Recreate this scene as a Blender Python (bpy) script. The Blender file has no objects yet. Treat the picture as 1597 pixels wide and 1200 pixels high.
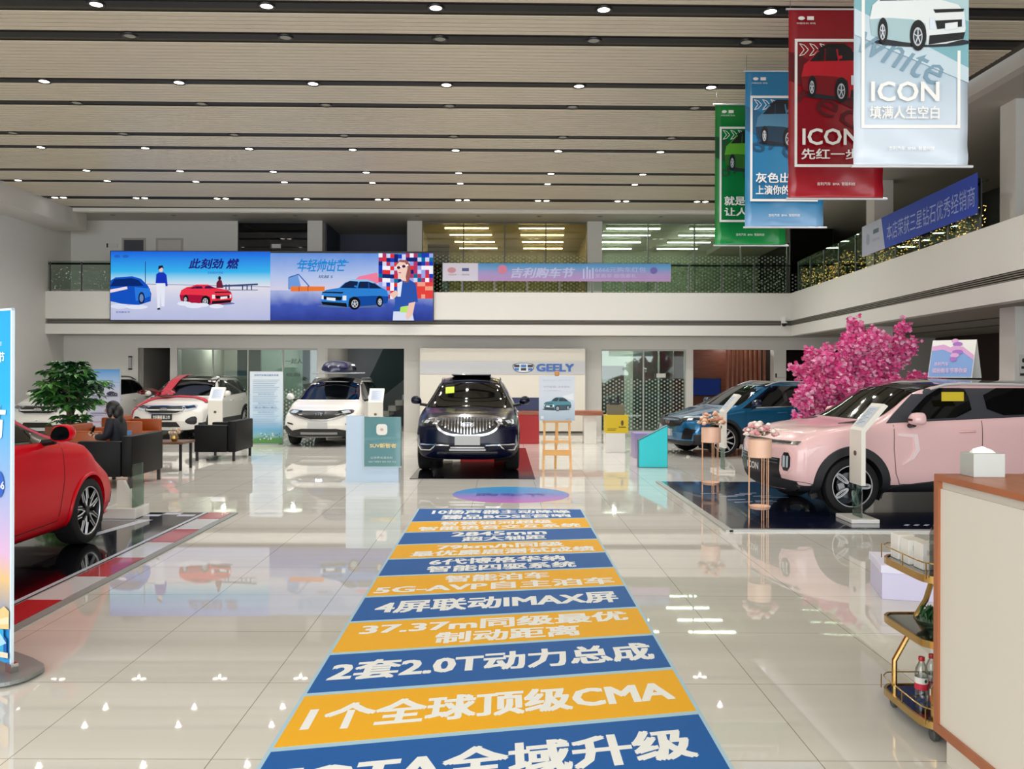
import bpy, bmesh, math, random
import numpy as np
from mathutils import Vector, Matrix
from mathutils.bvhtree import BVHTree
random.seed(7)
PI = math.pi
SC = bpy.context.scene
COL = SC.collection
# ---------------------------------------------------------------- camera
H, FP, VX, VY, ROLL = 1.7, 1330.0, 783.0, 583.0, 0.0030
cd = bpy.data.cameras.new('camera'); cam = bpy.data.objects.new('camera', cd); COL.objects.link(cam)
cam.location = (0, 0, H); cam.rotation_euler = (PI/2, -ROLL, 0)
cd.sensor_width = 36; cd.lens = FP/1597*36
cd.shift_x = (798.5-VX)/1597; cd.shift_y = (VY-600)/1597
cd.clip_start = 0.05; cd.clip_end = 200
SC.camera = cam
# ---------------------------------------------------------------- world, daylight, exposure
wd = bpy.data.worlds.new('sky'); SC.world = wd; wd.use_nodes = True
wn = wd.node_tree; bg = wn.nodes['Background']
bg.inputs[0].default_value = (0.86, 0.93, 1.0, 1); bg.inputs[1].default_value = 0.95
def area(name, loc, rot, sx, sy, power, col=(1, 1, 1), spread=PI):
    l = bpy.data.lights.new(name, 'AREA'); l.shape = 'RECTANGLE'; l.size = sx; l.size_y = sy; l.energy = power; l.color = col; l.spread = spread
    o = bpy.data.objects.new(name, l); COL.objects.link(o); o.location = loc; o.rotation_euler = rot
    return o
area('facade_daylight', (-1, -3.6, 3.0), (PI/2, 0, 0), 22, 5.2, 960, (0.96, 0.98, 1.0))
def lamp(name, loc, power, col=(1, .98, .94), r=.06):
    l = bpy.data.lights.new(name, 'POINT'); l.energy = power; l.color = col; l.shadow_soft_size = r
    o = bpy.data.objects.new(name, l); COL.objects.link(o); o.location = loc
for x, y, p in ((-9.0, 27.6, 30), (-6.8, 27.8, 30), (-3.6, 26.6, 35), (-10.9, 26.9, 22), (3.6, 27.3, 45), (4.8, 28.6, 45), (7.0, 25.9, 14), (-8.2, 29.6, 25)): lamp('added_room_fill', (x, y, 2.66), p)  # unseen fill lights added to brighten the back rooms, stairwell and recess
SC.view_settings.view_transform = 'Standard'; SC.view_settings.look = 'None'
SC.view_settings.exposure = 0.47; SC.view_settings.gamma = 1; SC.view_settings.use_curve_mapping = False
SC.cycles.use_denoising = True
SC.cycles.max_bounces = 8; SC.cycles.diffuse_bounces = 4; SC.cycles.glossy_bounces = 4; SC.cycles.transparent_max_bounces = 16
SC.cycles.caustics_reflective = False; SC.cycles.caustics_refractive = False; SC.cycles.sample_clamp_indirect = 6
# ---------------------------------------------------------------- measuring the photograph
def uv(px, py):
    dx, dy = px-VX, py-VY
    return (dx+ROLL*dy)/FP, -(dy-ROLL*dx)/FP
def fl(px, py, z=0.0):                      # point of the level z seen at a pixel
    u, v = uv(px, py); d = (z-H)/v
    return Vector((u*d, d, z))
def at(px, py, d):                          # point at depth d seen at a pixel
    u, v = uv(px, py)
    return Vector((u*d, d, H+v*d))
def XA(px, d): return (px-VX)/FP*d
# ---------------------------------------------------------------- materials
def lin(h):
    h = h.lstrip('#'); c = [int(h[i:i+2], 16)/255 for i in (0, 2, 4)]
    return tuple(x/12.92 if x <= 0.04045 else ((x+0.055)/1.055)**2.4 for x in c)+(1,)
MC = {}
def M(name, col='#808080', rough=0.5, metal=0.0, coat=0.0, emit=0.0, spec=0.5, var=0.0, alpha=1.0, vscale=8.0, sheen=0.0, trans=0.0):
    if name in MC: return MC[name]
    m = bpy.data.materials.new(name); m.use_nodes = True
    nt = m.node_tree; b = nt.nodes['Principled BSDF']
    c = lin(col) if isinstance(col, str) else tuple(col)+(1,)
    b.inputs['Base Color'].default_value = c; b.inputs['Roughness'].default_value = rough; b.inputs['Metallic'].default_value = metal
    b.inputs['Coat Weight'].default_value = coat; b.inputs['Coat Roughness'].default_value = 0.03
    b.inputs['Specular IOR Level'].default_value = spec; b.inputs['Alpha'].default_value = alpha
    b.inputs['Transmission Weight'].default_value = trans; b.inputs['Sheen Weight'].default_value = sheen
    if emit:
        b.inputs['Specular IOR Level'].default_value = 0; b.inputs['Emission Color'].default_value = c; b.inputs['Emission Strength'].default_value = emit
        b.inputs['Base Color'].default_value = (c[0]*.1, c[1]*.1, c[2]*.1, 1)
    if var:
        tc = nt.nodes.new('ShaderNodeTexCoord'); nz = nt.nodes.new('ShaderNodeTexNoise'); nz.inputs['Scale'].default_value = vscale
        hs = nt.nodes.new('ShaderNodeHueSaturation'); mr = nt.nodes.new('ShaderNodeMapRange')
        mr.inputs[3].default_value = 1-var; mr.inputs[4].default_value = 1+var
        hs.inputs['Color'].default_value = c
        nt.links.new(tc.outputs['Object'], nz.inputs['Vector']); nt.links.new(nz.outputs['Fac'], mr.inputs[0])
        nt.links.new(mr.outputs[0], hs.inputs['Value']); nt.links.new(hs.outputs[0], b.inputs['Base Color'])
    MC[name] = m
    return m
def glassmat(name, tint='#dff2ea', refl=0.12, rough=0.02):
    if name in MC: return MC[name]
    m = bpy.data.materials.new(name); m.use_nodes = True; nt = m.node_tree; nt.nodes.clear()
    out = nt.nodes.new('ShaderNodeOutputMaterial'); mx = nt.nodes.new('ShaderNodeMixShader'); tr = nt.nodes.new('ShaderNodeBsdfTransparent')
    gl = nt.nodes.new('ShaderNodeBsdfGlossy'); fr = nt.nodes.new('ShaderNodeLayerWeight'); ma = nt.nodes.new('ShaderNodeMath'); ma.operation = 'MULTIPLY_ADD'
    fr.inputs['Blend'].default_value = 0.25; ma.inputs[1].default_value = 0.5; ma.inputs[2].default_value = refl*0.5
    tr.inputs[0].default_value = lin(tint); gl.inputs['Roughness'].default_value = rough
    nt.links.new(fr.outputs['Fresnel'], ma.inputs[0]); nt.links.new(ma.outputs[0], mx.inputs[0])
    nt.links.new(tr.outputs[0], mx.inputs[1]); nt.links.new(gl.outputs[0], mx.inputs[2]); nt.links.new(mx.outputs[0], out.inputs[0])
    MC[name] = m
    return m
def node(nt, typ, **kw):
    n = nt.nodes.new(typ)
    for k, v in kw.items(): setattr(n, k, v)
    return n
def mth(nt, op, a, b=None, c=None):
    n = node(nt, 'ShaderNodeMath', operation=op)
    for i, x in enumerate((a, b, c)):
        if x is None: continue
        if isinstance(x, (int, float)): n.inputs[i].default_value = x
        else: nt.links.new(x, n.inputs[i])
    return n.outputs[0]
def floor_mat():
    m = M('polished_porcelain_tile', '#d6d0bf', 0.02, spec=0.6); nt = m.node_tree; b = nt.nodes['Principled BSDF']
    tc = node(nt, 'ShaderNodeTexCoord'); sp = node(nt, 'ShaderNodeSeparateXYZ'); nt.links.new(tc.outputs['Object'], sp.inputs[0])
    def line(o, size, off):
        f = mth(nt, 'FRACT', mth(nt, 'DIVIDE', mth(nt, 'ADD', o, 100*size-off), size))
        return mth(nt, 'LESS_THAN', f, 0.0045/size)
    g = mth(nt, 'MAXIMUM', line(sp.outputs[0], 0.89, 0.505), line(sp.outputs[1], 0.927, 0.965))
    nz = node(nt, 'ShaderNodeTexNoise'); nz.inputs['Scale'].default_value = 0.9; nz.inputs['Detail'].default_value = 5
    mp = node(nt, 'ShaderNodeMapping'); mp.inputs['Scale'].default_value = (0.4, 4, 1); nt.links.new(tc.outputs['Object'], mp.inputs[0]); nt.links.new(mp.outputs[0], nz.inputs['Vector'])
    cr = node(nt, 'ShaderNodeValToRGB'); cr.color_ramp.elements[0].color = lin('#d3d0c8'); cr.color_ramp.elements[1].color = lin('#dedbd4')
    cr.color_ramp.elements[0].position = .3; cr.color_ramp.elements[1].position = .7
    nt.links.new(nz.outputs['Fac'], cr.inputs[0])
    mx = node(nt, 'ShaderNodeMix', data_type='RGBA'); nt.links.new(g, mx.inputs[0]); nt.links.new(cr.outputs[0], mx.inputs[6]); mx.inputs[7].default_value = lin('#8f897b')
    nt.links.new(mx.outputs[2], b.inputs['Base Color'])
    return m
def frost_mat():                           # frosted film on glass: clear dots thinning out upwards
    m = bpy.data.materials.new('dotted_frosted_film'); m.use_nodes = True; nt = m.node_tree; nt.nodes.clear()
    out = node(nt, 'ShaderNodeOutputMaterial'); mx = node(nt, 'ShaderNodeMixShader'); tr = node(nt, 'ShaderNodeBsdfTransparent'); df = node(nt, 'ShaderNodeBsdfDiffuse')
    tr.inputs[0].default_value = lin('#f4faf6')
    df.inputs[0].default_value = lin('#e2e8e0')
    tc = node(nt, 'ShaderNodeTexCoord'); sp = node(nt, 'ShaderNodeSeparateXYZ'); nt.links.new(tc.outputs['Object'], sp.inputs[0])
    s = 0.11
    def dots(ox, oz):
        fx = mth(nt, 'SUBTRACT', mth(nt, 'FRACT', mth(nt, 'ADD', mth(nt, 'DIVIDE', sp.outputs[0], s*1.6), 50+ox)), 0.5)
        fz = mth(nt, 'SUBTRACT', mth(nt, 'FRACT', mth(nt, 'ADD', mth(nt, 'DIVIDE', sp.outputs[2], s), 50+oz)), 0.5)
        fx = mth(nt, 'MULTIPLY', fx, 1.6)
        return mth(nt, 'SQRT', mth(nt, 'ADD', mth(nt, 'MULTIPLY', fx, fx), mth(nt, 'MULTIPLY', fz, fz)))
    d = mth(nt, 'MINIMUM', dots(0, 0), dots(.5, .5))
    k = mth(nt, 'LESS_THAN', d, 0.25)
    nt.links.new(mth(nt, 'MULTIPLY', k, 0.5), mx.inputs[0]); nt.links.new(tr.outputs[0], mx.inputs[1]); nt.links.new(df.outputs[0], mx.inputs[2]); nt.links.new(mx.outputs[0], out.inputs[0])
    MC['frost'] = m
    return m
def grad_mat(name, stops, axis=2, lo=0.0, hi=1.0, emit=0.0, rough=0.6, noise=0.0):   # a printed or lit colour ramp along an object axis
    if name in MC: return MC[name]
    m = M(name, '#808080', rough); nt = m.node_tree; b = nt.nodes['Principled BSDF']
    tc = node(nt, 'ShaderNodeTexCoord'); sp = node(nt, 'ShaderNodeSeparateXYZ'); nt.links.new(tc.outputs['Object'], sp.inputs[0])
    mr = node(nt, 'ShaderNodeMapRange'); mr.inputs[1].default_value = lo; mr.inputs[2].default_value = hi
    src = sp.outputs[axis]
    if noise:
        nz = node(nt, 'ShaderNodeTexNoise'); nz.inputs['Scale'].default_value = 2.5; nt.links.new(tc.outputs['Object'], nz.inputs['Vector'])
        src = mth(nt, 'ADD', src, mth(nt, 'MULTIPLY', mth(nt, 'SUBTRACT', nz.outputs['Fac'], 0.5), noise))
    nt.links.new(src, mr.inputs[0])
    cr = node(nt, 'ShaderNodeValToRGB'); e = cr.color_ramp.elements
    while len(e) < len(stops): e.new(0.5)
    for i, (p, c) in enumerate(stops): e[i].position = p; e[i].color = lin(c)
    nt.links.new(mr.outputs[0], cr.inputs[0])
    nt.links.new(cr.outputs[0], b.inputs['Base Color'])
    if emit:
        b.inputs['Base Color'].default_value = (.02, .02, .02, 1); b.inputs['Specular IOR Level'].default_value = 0; nt.links.remove(b.inputs['Base Color'].links[0])
        nt.links.new(cr.outputs[0], b.inputs['Emission Color']); b.inputs['Emission Strength'].default_value = emit
    return m
def wood_mat(name, c1, c2, axis=(1, 12, 12)):
    m = M(name, c1, 0.35); nt = m.node_tree; b = nt.nodes['Principled BSDF']
    tc = node(nt, 'ShaderNodeTexCoord'); mp = node(nt, 'ShaderNodeMapping'); mp.inputs['Scale'].default_value = axis
    nz = node(nt, 'ShaderNodeTexNoise'); nz.inputs['Scale'].default_value = 3; nz.inputs['Detail'].default_value = 6
    cr = node(nt, 'ShaderNodeValToRGB'); cr.color_ramp.elements[0].color = lin(c1); cr.color_ramp.elements[1].color = lin(c2)
    cr.color_ramp.elements[0].position = .35; cr.color_ramp.elements[1].position = .65
    nt.links.new(tc.outputs['Object'], mp.inputs[0]); nt.links.new(mp.outputs[0], nz.inputs['Vector']); nt.links.new(nz.outputs['Fac'], cr.inputs[0]); nt.links.new(cr.outputs[0], b.inputs['Base Color'])
    return m
# ---------------------------------------------------------------- scene objects
def tag(o, label=None, cat=None, group=None, kind=None):
    if label: o['label'] = label
    if cat: o['category'] = cat
    if group: o['group'] = group
    if kind: o['kind'] = kind
    return o
def thing(name, label, cat, loc=(0, 0, 0), rz=0.0, group=None):
    o = bpy.data.objects.new(name, None); COL.objects.link(o); o.location = loc; o.rotation_euler = (0, 0, rz); o.empty_display_size = .1
    return tag(o, label, cat, group)
def dup(root, loc=None, rz=None, label=None, group=None):
    r = root.copy(); COL.objects.link(r)
    if loc is not None: r.location = loc
    if rz is not None: r.rotation_euler = (0, 0, rz)
    if label: r['label'] = label
    if group: r['group'] = group
    for ch in list(root.children):
        c = ch.copy(); COL.objects.link(c); c.parent = r
        for g in list(ch.children):
            d = g.copy(); COL.objects.link(d); d.parent = c
    return r
class MB:
    def __init__(s): s.v = []; s.f = []; s.m = []
    def add(s, vs, fs, mi=0):
        b = len(s.v); s.v += [tuple(p) for p in vs]; s.f += [tuple(b+i for i in f) for f in fs]; s.m += [mi]*len(fs); return s
    def box(s, x0, x1, y0, y1, z0, z1, mi=0, mat=None, bev=0.0):
        P = [Vector((x, y, z)) for z in (z0, z1) for y in (y0, y1) for x in (x0, x1)]
        F = [(0, 2, 3, 1), (4, 5, 7, 6), (0, 1, 5, 4), (2, 6, 7, 3), (0, 4, 6, 2), (1, 3, 7, 5)]
        if bev:
            bm = bmesh.new(); vv = [bm.verts.new(p) for p in P]
            for f in F: bm.faces.new([vv[i] for i in f])
            bmesh.ops.bevel(bm, geom=bm.edges[:], offset=bev, segments=2, affect='EDGES', profile=0.5)
            bm.verts.ensure_lookup_table(); bm.verts.index_update()
            P = [v.co.copy() for v in bm.verts]; F = [[v.index for v in f.verts] for f in bm.faces]; bm.free()
        if mat: P = [mat @ p for p in P]
        return s.add(P, F, mi)
    def quad(s, a, b, c, d, mi=0): return s.add([a, b, c, d], [(0, 1, 2, 3)], mi)
    def prism(s, poly, fr, d0, d1, mi=0):       # 2-D outline in a frame, thickness d0..d1 along its normal
        n = len(poly); P = [fr @ Vector((x, y, d)) for d in (d0, d1) for x, y in poly]
        F = [tuple(range(n-1, -1, -1)), tuple(range(n, 2*n))]+[(i, (i+1) % n, n+(i+1) % n, n+i) for i in range(n)]
        return s.add(P, F, mi)
    def flat(s, poly, fr, d=0.0, mi=0): return s.add([fr @ Vector((x, y, d)) for x, y in poly], [tuple(range(len(poly)))], mi)
    def tube(s, path, r, n=8, mi=0, cap=True, closed=False):
        path = [Vector(p) for p in path]; k = len(path); rs = r if isinstance(r, (list, tuple)) else [r]*k
        P = []; F = []; up = Vector((0.0, 0.0, 1.0)); prev = None
        for i in range(k):
            if closed: t = path[(i+1) % k]-path[i-1]
            else: t = path[min(i+1, k-1)]-path[max(i-1, 0)]
            t.normalize()
            a = prev if prev is not None else (Vector((1, 0, 0)) if abs(t.z) > .9 else up)
            x = a-t*a.dot(t)
            if x.length < 1e-5: x = t.orthogonal()
            x.normalize(); prev = x; y = t.cross(x)
            P += [path[i]+(x*math.cos(2*PI*j/n)+y*math.sin(2*PI*j/n))*rs[i] for j in range(n)]
        for i in range(k if closed else k-1):
            o = ((i+1) % k)*n
            F += [(i*n+j, i*n+(j+1) % n, o+(j+1) % n, o+j) for j in range(n)]
        if cap and not closed: F += [tuple(range(n-1, -1, -1)), tuple(range((k-1)*n, k*n))]
        return s.add(P, F, mi)
    def lathe(s, prof, n=24, fr=None, mi=0, cap=True):     # (radius, height) outline turned about the frame's z axis
        P = []; F = []; k = len(prof)
        for r, h in prof: P += [Vector((r*math.cos(2*PI*j/n), r*math.sin(2*PI*j/n), h)) for j in range(n)]
        for i in range(k-1): F += [(i*n+j, i*n+(j+1) % n, (i+1)*n+(j+1) % n, (i+1)*n+j) for j in range(n)]
        if cap and prof[0][0] > 1e-4: F.append(tuple(range(n-1, -1, -1)))
        if cap and prof[-1][0] > 1e-4: F.append(tuple(range((k-1)*n, k*n)))
        if fr: P = [fr @ p for p in P]
        return s.add(P, F, mi)
    def ball(s, c, rx, ry=None, rz=None, n=10, mi=0, mat=None):
        ry = ry or rx; rz = rz or rx; k = max(4, n//2+1); P = []; F = []
        for i in range(k+1):
            t = PI*i/k
            for j in range(n): P.append(Vector((rx*math.sin(t)*math.cos(2*PI*j/n), ry*math.sin(t)*math.sin(2*PI*j/n), -rz*math.cos(t))))
        F = [(i*n+j, i*n+(j+1) % n, (i+1)*n+(j+1) % n, (i+1)*n+j) for i in range(k) for j in range(n)]
        P = [(mat @ p if mat else p)+Vector(c) for p in P]
        return s.add(P, F, mi)
    def build(s, name, mat, parent=None, smooth=None, weld=True):
        me = bpy.data.meshes.new(name); me.from_pydata([tuple(p) for p in s.v], [], s.f)
        if len(me.polygons) == len(s.m): me.polygons.foreach_set('material_index', s.m)
        bm = bmesh.new(); bm.from_mesh(me)
        if weld: bmesh.ops.remove_doubles(bm, verts=bm.verts, dist=1e-5)
        if smooth is not None: bmesh.ops.recalc_face_normals(bm, faces=bm.faces)
        bm.to_mesh(me); bm.free()
        for m in (mat if isinstance(mat, (list, tuple)) else [mat]): me.materials.append(m)
        if smooth:
            me.set_sharp_from_angle(angle=math.radians(smooth)); me.polygons.foreach_set('use_smooth', [True]*len(me.polygons))
            me.set_sharp_from_angle(angle=math.radians(smooth))
        o = bpy.data.objects.new(name, me); COL.objects.link(o)
        if parent: o.parent = parent
        return o
def struct(name, mb, mat, parent=None, smooth=None):
    o = mb.build(name, mat, parent, smooth)
    if parent is None: o['kind'] = 'structure'
    return o
# frames: 2-D art (x right, y up, z out)
def fr_front(x, y, z): return Matrix.Translation((x, y, z)) @ Matrix.Rotation(PI/2, 4, 'X')          # faces -Y
def fr_dir(p, rz): return Matrix.Translation(p) @ Matrix.Rotation(rz, 4, 'Z') @ Matrix.Rotation(PI/2, 4, 'X')
TXT = {}
def text_mesh(s, bold=0.0):
    if (s, bold) in TXT: return TXT[(s, bold)]
    c = bpy.data.curves.new('lettering', 'FONT'); c.body = s; c.size = 1; c.offset = 0; c.resolution_u = 2; c.align_x = 'CENTER'; c.align_y = 'CENTER'
    o = bpy.data.objects.new('lettering', c); COL.objects.link(o)
    dg = bpy.context.evaluated_depsgraph_get(); dg.update()
    me = bpy.data.meshes.new_from_object(o.evaluated_get(dg)); bpy.data.objects.remove(o); bpy.data.curves.remove(c)
    vs = np.array([v.co[:] for v in me.vertices]) if len(me.vertices) else np.zeros((1, 3)); fs = [tuple(p.vertices) for p in me.polygons]
    bpy.data.meshes.remove(me)
    if bold:                                # heavier weight: the same outline set again a hair to each side
        n = len(vs); V = [vs]; F = list(fs)
        for i, (a, b) in enumerate(((1, .7), (-1, .7), (1, -.7), (-1, -.7))):
            V.append(vs+np.array([a*bold, b*bold, 0])); F += [tuple(q+n*(i+1) for q in f) for f in fs]
        vs = np.concatenate(V); fs = F
    TXT[(s, bold)] = (vs, fs)
    return vs, fs
def lettering(mb, s, fr, x0, x1, y0, y1, d=0.004, bold=0.022, slant=0.0, mi=0, rot=0.0):   # lettering filling a box of the frame
    vs, fs = text_mesh(s, bold)
    lo, hi = vs.min(0), vs.max(0); w = max(hi[0]-lo[0], 1e-4); h = max(hi[1]-lo[1], 1e-4)
    P = []
    for vi, v in enumerate(vs):
        a = (v[0]-lo[0])/w; b = (v[1]-lo[1])/h
        x = (a-.5)*(x1-x0); y = (b-.5)*(y1-y0); x += slant*y
        x, y = x*math.cos(rot)-y*math.sin(rot), x*math.sin(rot)+y*math.cos(rot)
        P.append(fr @ Vector(((x0+x1)/2+x, (y0+y1)/2+y, d+vi//max(1, len(vs)//5)*.00012)))
    mb.add(P, fs, mi)
def rect(x0, y0, x1, y1): return [(x0, y0), (x1, y0), (x1, y1), (x0, y1)]
def ell(cx, cy, rx, ry, n=20, rot=0): return [(cx+rx*math.cos(2*PI*i/n)*math.cos(rot)-ry*math.sin(2*PI*i/n)*math.sin(rot), cy+rx*math.cos(2*PI*i/n)*math.sin(rot)+ry*math.sin(2*PI*i/n)*math.cos(rot)) for i in range(n)]
def chaikin(p, k=2, q=.25):
    for _ in range(k):
        r = []
        for i in range(len(p)):
            a, b = p[i], p[(i+1) % len(p)]
            r += [((1-q)*a[0]+q*b[0], (1-q)*a[1]+q*b[1]), (q*a[0]+(1-q)*b[0], q*a[1]+(1-q)*b[1])]
        p = r
    return p
ORD = ['first', 'second', 'third', 'fourth', 'fifth', 'sixth', 'seventh', 'eighth', 'ninth', 'tenth', 'eleventh', 'twelfth', 'thirteenth', 'fourteenth', 'fifteenth']
# common materials
WHITE = M('white_wall_paint', '#dcdad4', 0.6, var=0.02, vscale=1.5)
WHITE2 = M('white_parapet_panel', '#dfddd7', 0.4)
GREYW = M('grey_gallery_ceiling_paint', '#b9b6ad', 0.7)
BLACK = M('black_plastic', '#0c0c0e', 0.4)
DARK = M('dark_interior', '#1b1613', 0.7)
CHROME = M('polished_chrome', '#d8dade', 0.12, 1.0)
STEEL = M('brushed_steel', '#8d9092', 0.3, 1.0)
GOLD = M('brushed_gold_metal', '#c9a765', 0.25, 1.0)
COPPER = M('rose_gold_metal', '#e3ab84', 0.3, 0.6)
WP = M('white_lacquer', '#eceae4', 0.3, coat=.3)
TYRE = M('tyre_rubber', '#101012', 0.75)
GLASS = glassmat('clear_green_glass', '#e8f3ed')
# ================================================================ THE SETTING
D0, ZS, ZT, ZC = 23.8, 2.774, 3.967, 6.19       # gallery front, soffit, parapet top, slatted ceiling
XL, YB = -12.75, 24.8                           # left wall, lower back wall
def XR(y): return 8.05-0.06*(D0-y)              # front line of the side gallery
def sbox(name, x0, x1, y0, y1, z0, z1, mat=None, parent=None, bev=0):
    return struct(name, MB().box(x0, x1, y0, y1, z0, z1, bev=bev), mat or WHITE, parent)
sbox('floor', -14, 14, -4, 33, -0.1, 0, floor_mat())
sbox('wall_left', XL-.25, XL, -4, 33, -0.1, 7, WHITE)
sbox('wall_right', 12.6, 12.85, -4, 33, -0.1, 7, M('dark_brown_wall', '#33201b', .5))
sbox('wall_rear', XL, 12.6, 32, 32.2, -0.1, 7, M('office_rear_wall', '#a9aaa2', .7))
# slatted ceiling with black light grooves, turned a hair off the room's axis
ROWS = [10.5, 11.48, 13.3, 14.34, 16.18, 17.2, 19.14, 20.18, 22.1]
CROT = 0.018
CM = Matrix.Rotation(CROT, 4, 'Z')
SLAT = M('cream_metal_slats', '#d2c8b2', 0.35, var=0.03, vscale=.7)
c = MB(); y = 7.9
while y < 23.25:
    if all(abs(y+.055-r) > .142 for r in ROWS): c.box(-11.8, 7.25, y, y+.094, ZC, ZC+.012, mat=CM)
    y += .122
struct('ceiling', c, SLAT)
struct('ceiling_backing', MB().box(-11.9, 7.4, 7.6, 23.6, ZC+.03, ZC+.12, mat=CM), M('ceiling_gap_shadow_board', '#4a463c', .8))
g = MB()
for r in ROWS: g.box(-11.8, 7.25, r-.088, r+.088, ZC+.013, ZC+.028, mat=CM)
struct('ceiling_groove', g, M('black_groove_paint', '#070605', .6))
sbox('ceiling_entrance', -14, 14, -4, 7.9, ZC, ZC+.1, SLAT)
# bulkheads around the slats
PLAS = M('bulkhead_plaster', '#cfccc4', 0.7)
sbox('trim_1', XL, -11.8, -4, 24.2, 5.72, 6.5, PLAS)
sbox('trim_2', 7.25, 7.42, -4, 23.4, 6.02, 6.5, PLAS)
sbox('ceiling_gallery_side', 7.42, 12.7, -4, 33, 6.02, 6.3, GREYW)
sbox('trim_3', -11.9, 7.4, 23.42, 23.62, 6.13, 6.34, M('cove_white', '#efece2', .6))
sbox('ceiling_gallery', -12.75, 12.6, 23.62, 33, ZC, ZC+.12, GREYW)
# back gallery: parapet with its air slot, slab and soffit
sbox('wall_parapet_back', XL, 8.2, D0, D0+.22, 3.20, ZT, WHITE2)
sbox('wall_parapet_band', XL, 8.2, D0, D0+.22, ZS, 3.06, WHITE2)
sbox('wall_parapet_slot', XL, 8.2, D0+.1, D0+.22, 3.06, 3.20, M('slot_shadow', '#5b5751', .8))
sl = MB()
for i in range(3): sl.box(XL, 8.1, D0+.015, D0+.05, 3.075+i*.045, 3.09+i*.045)
struct('wall_parapet_grille', sl, M('grille_aluminium', '#8b867d', .5))
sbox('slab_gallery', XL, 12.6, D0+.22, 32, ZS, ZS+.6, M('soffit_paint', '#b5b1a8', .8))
# side gallery, turned a little off the axis
ang = math.atan(0.06); RM = Matrix.Translation((8.05, D0, 0)) @ Matrix.Rotation(-ang, 4, 'Z')   # local -Y runs towards the entrance
def rbox(name, x0, x1, y0, y1, z0, z1, mat):
    return struct(name, MB().box(x0, x1, y0, y1, z0, z1, mat=RM), mat)
LEN = 26
rbox('wall_parapet_side', 0, .22, -LEN, 0, 3.20, ZT, WHITE2)
rbox('wall_parapet_side_band', 0, .22, -LEN, 0, ZS, 3.06, WHITE2)
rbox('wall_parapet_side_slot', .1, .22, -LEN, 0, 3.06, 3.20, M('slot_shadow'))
sl = MB()
for i in range(4): sl.box(.012, .05, -LEN, 0, 3.07+i*.034, 3.083+i*.034, mat=RM)
struct('wall_parapet_side_grille', sl, M('grille_aluminium'))
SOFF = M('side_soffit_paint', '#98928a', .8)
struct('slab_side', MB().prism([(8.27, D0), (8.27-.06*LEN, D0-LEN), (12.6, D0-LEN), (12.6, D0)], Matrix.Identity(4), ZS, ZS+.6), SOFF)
sg = MB()
for xx in (9.2, 10.6): sg.box(xx, xx+.1, 3, 23, ZS-.012, ZS+.01)
struct('trim_4', sg, M('soffit_groove', '#4d4843', .8))
# lower back wall, openings left of the logo panel and right of it
def X24(px): return XA(px, YB)
def wallseg(name, p0, p1, z0=0, z1=ZS, y=YB, t=.2, mat=None): return sbox(name, X24(p0), X24(p1), y, y+t, z0, z1, mat or WHITE)
sbox('wall_back_lintel', XL, 12.6, YB, YB+.2, 2.42, ZS, WHITE)
wallseg('wall_back_left', 30, 215, 0, 2.42)
ZO = 2.42
for i, (a, b) in enumerate([(265, 276), (495, 507), (630, 656), (1070, 1081), (1207, 1226)]): wallseg('pillar_back', a, b, 0, ZO, t=.35)
wallseg('wall_back_centre', 656, 938, 0, ZO)
wallseg('wall_back_side', 1340, 1600, 0, ZO)
# recess with a door at its end
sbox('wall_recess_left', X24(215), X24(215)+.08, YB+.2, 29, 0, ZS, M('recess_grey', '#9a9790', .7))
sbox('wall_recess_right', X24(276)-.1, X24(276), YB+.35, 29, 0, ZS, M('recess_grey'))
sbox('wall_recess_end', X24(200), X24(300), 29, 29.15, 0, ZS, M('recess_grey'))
dr = bpy.data.objects.new('door_1', None); COL.objects.link(dr); dr['kind'] = 'structure'; dr.location = (-11.15, 28.94, 0)
fm = MB().box(-.5, -.42, -.03, .06, 0, 2.06).box(.42, .5, -.03, .06, 0, 2.06).box(-.42, .42, -.03, .06, 1.99, 2.06)
fm.build('door_frame', M('door_white', '#d6d3cc', .5), dr)
MB().box(-.42, .42, 0, .05, 0, 1.99).build('door_panel', M('door_grey_panel', '#bdb9b2', .5), dr)
MB().tube([(.34, -.05, .95), (.22, -.05, .95)], .012).build('door_handle', STEEL, dr)
# glazed partitions
FROST = frost_mat()
def glazing(name, x0, x1, y, z0, z1, nm, film=None, gl=GLASS, door=None, fcol='#b9bab4'):
    w = bpy.data.objects.new(name, None); COL.objects.link(w); w['kind'] = 'structure'; w.location = (x0, y, z0)
    W = x1-x0; Hh = z1-z0; f = MB()
    f.box(0, W, -.03, .03, Hh-.05, Hh).box(0, W, -.03, .03, 0, .05)
    for i in range(nm+1):
        x = W*i/nm; f.box(max(0, x-.02), min(W, x+.02), -.025, .025, .05, Hh-.05)
    f.build('window_frame', M('frame'+fcol, fcol, .4), w)
    MB().box(.02, W-.02, -.006, .006, .05, Hh-.05).build('window_pane', gl, w)
    if film: 
        p = MB().quad((.03, -.012, film[0]), (W-.03, -.012, film[0]), (W-.03, -.012, film[1]), (.03, -.012, film[1])).build('frosted_film', FROST, w)
    return w
glazing('window_1', X24(276), X24(495), YB+.08, 0, ZO, 4, (.1, 1.25))
glazing('window_2', X24(938), X24(1070), YB+.08, 0, ZO, 2, (.1, 1.55))
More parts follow.
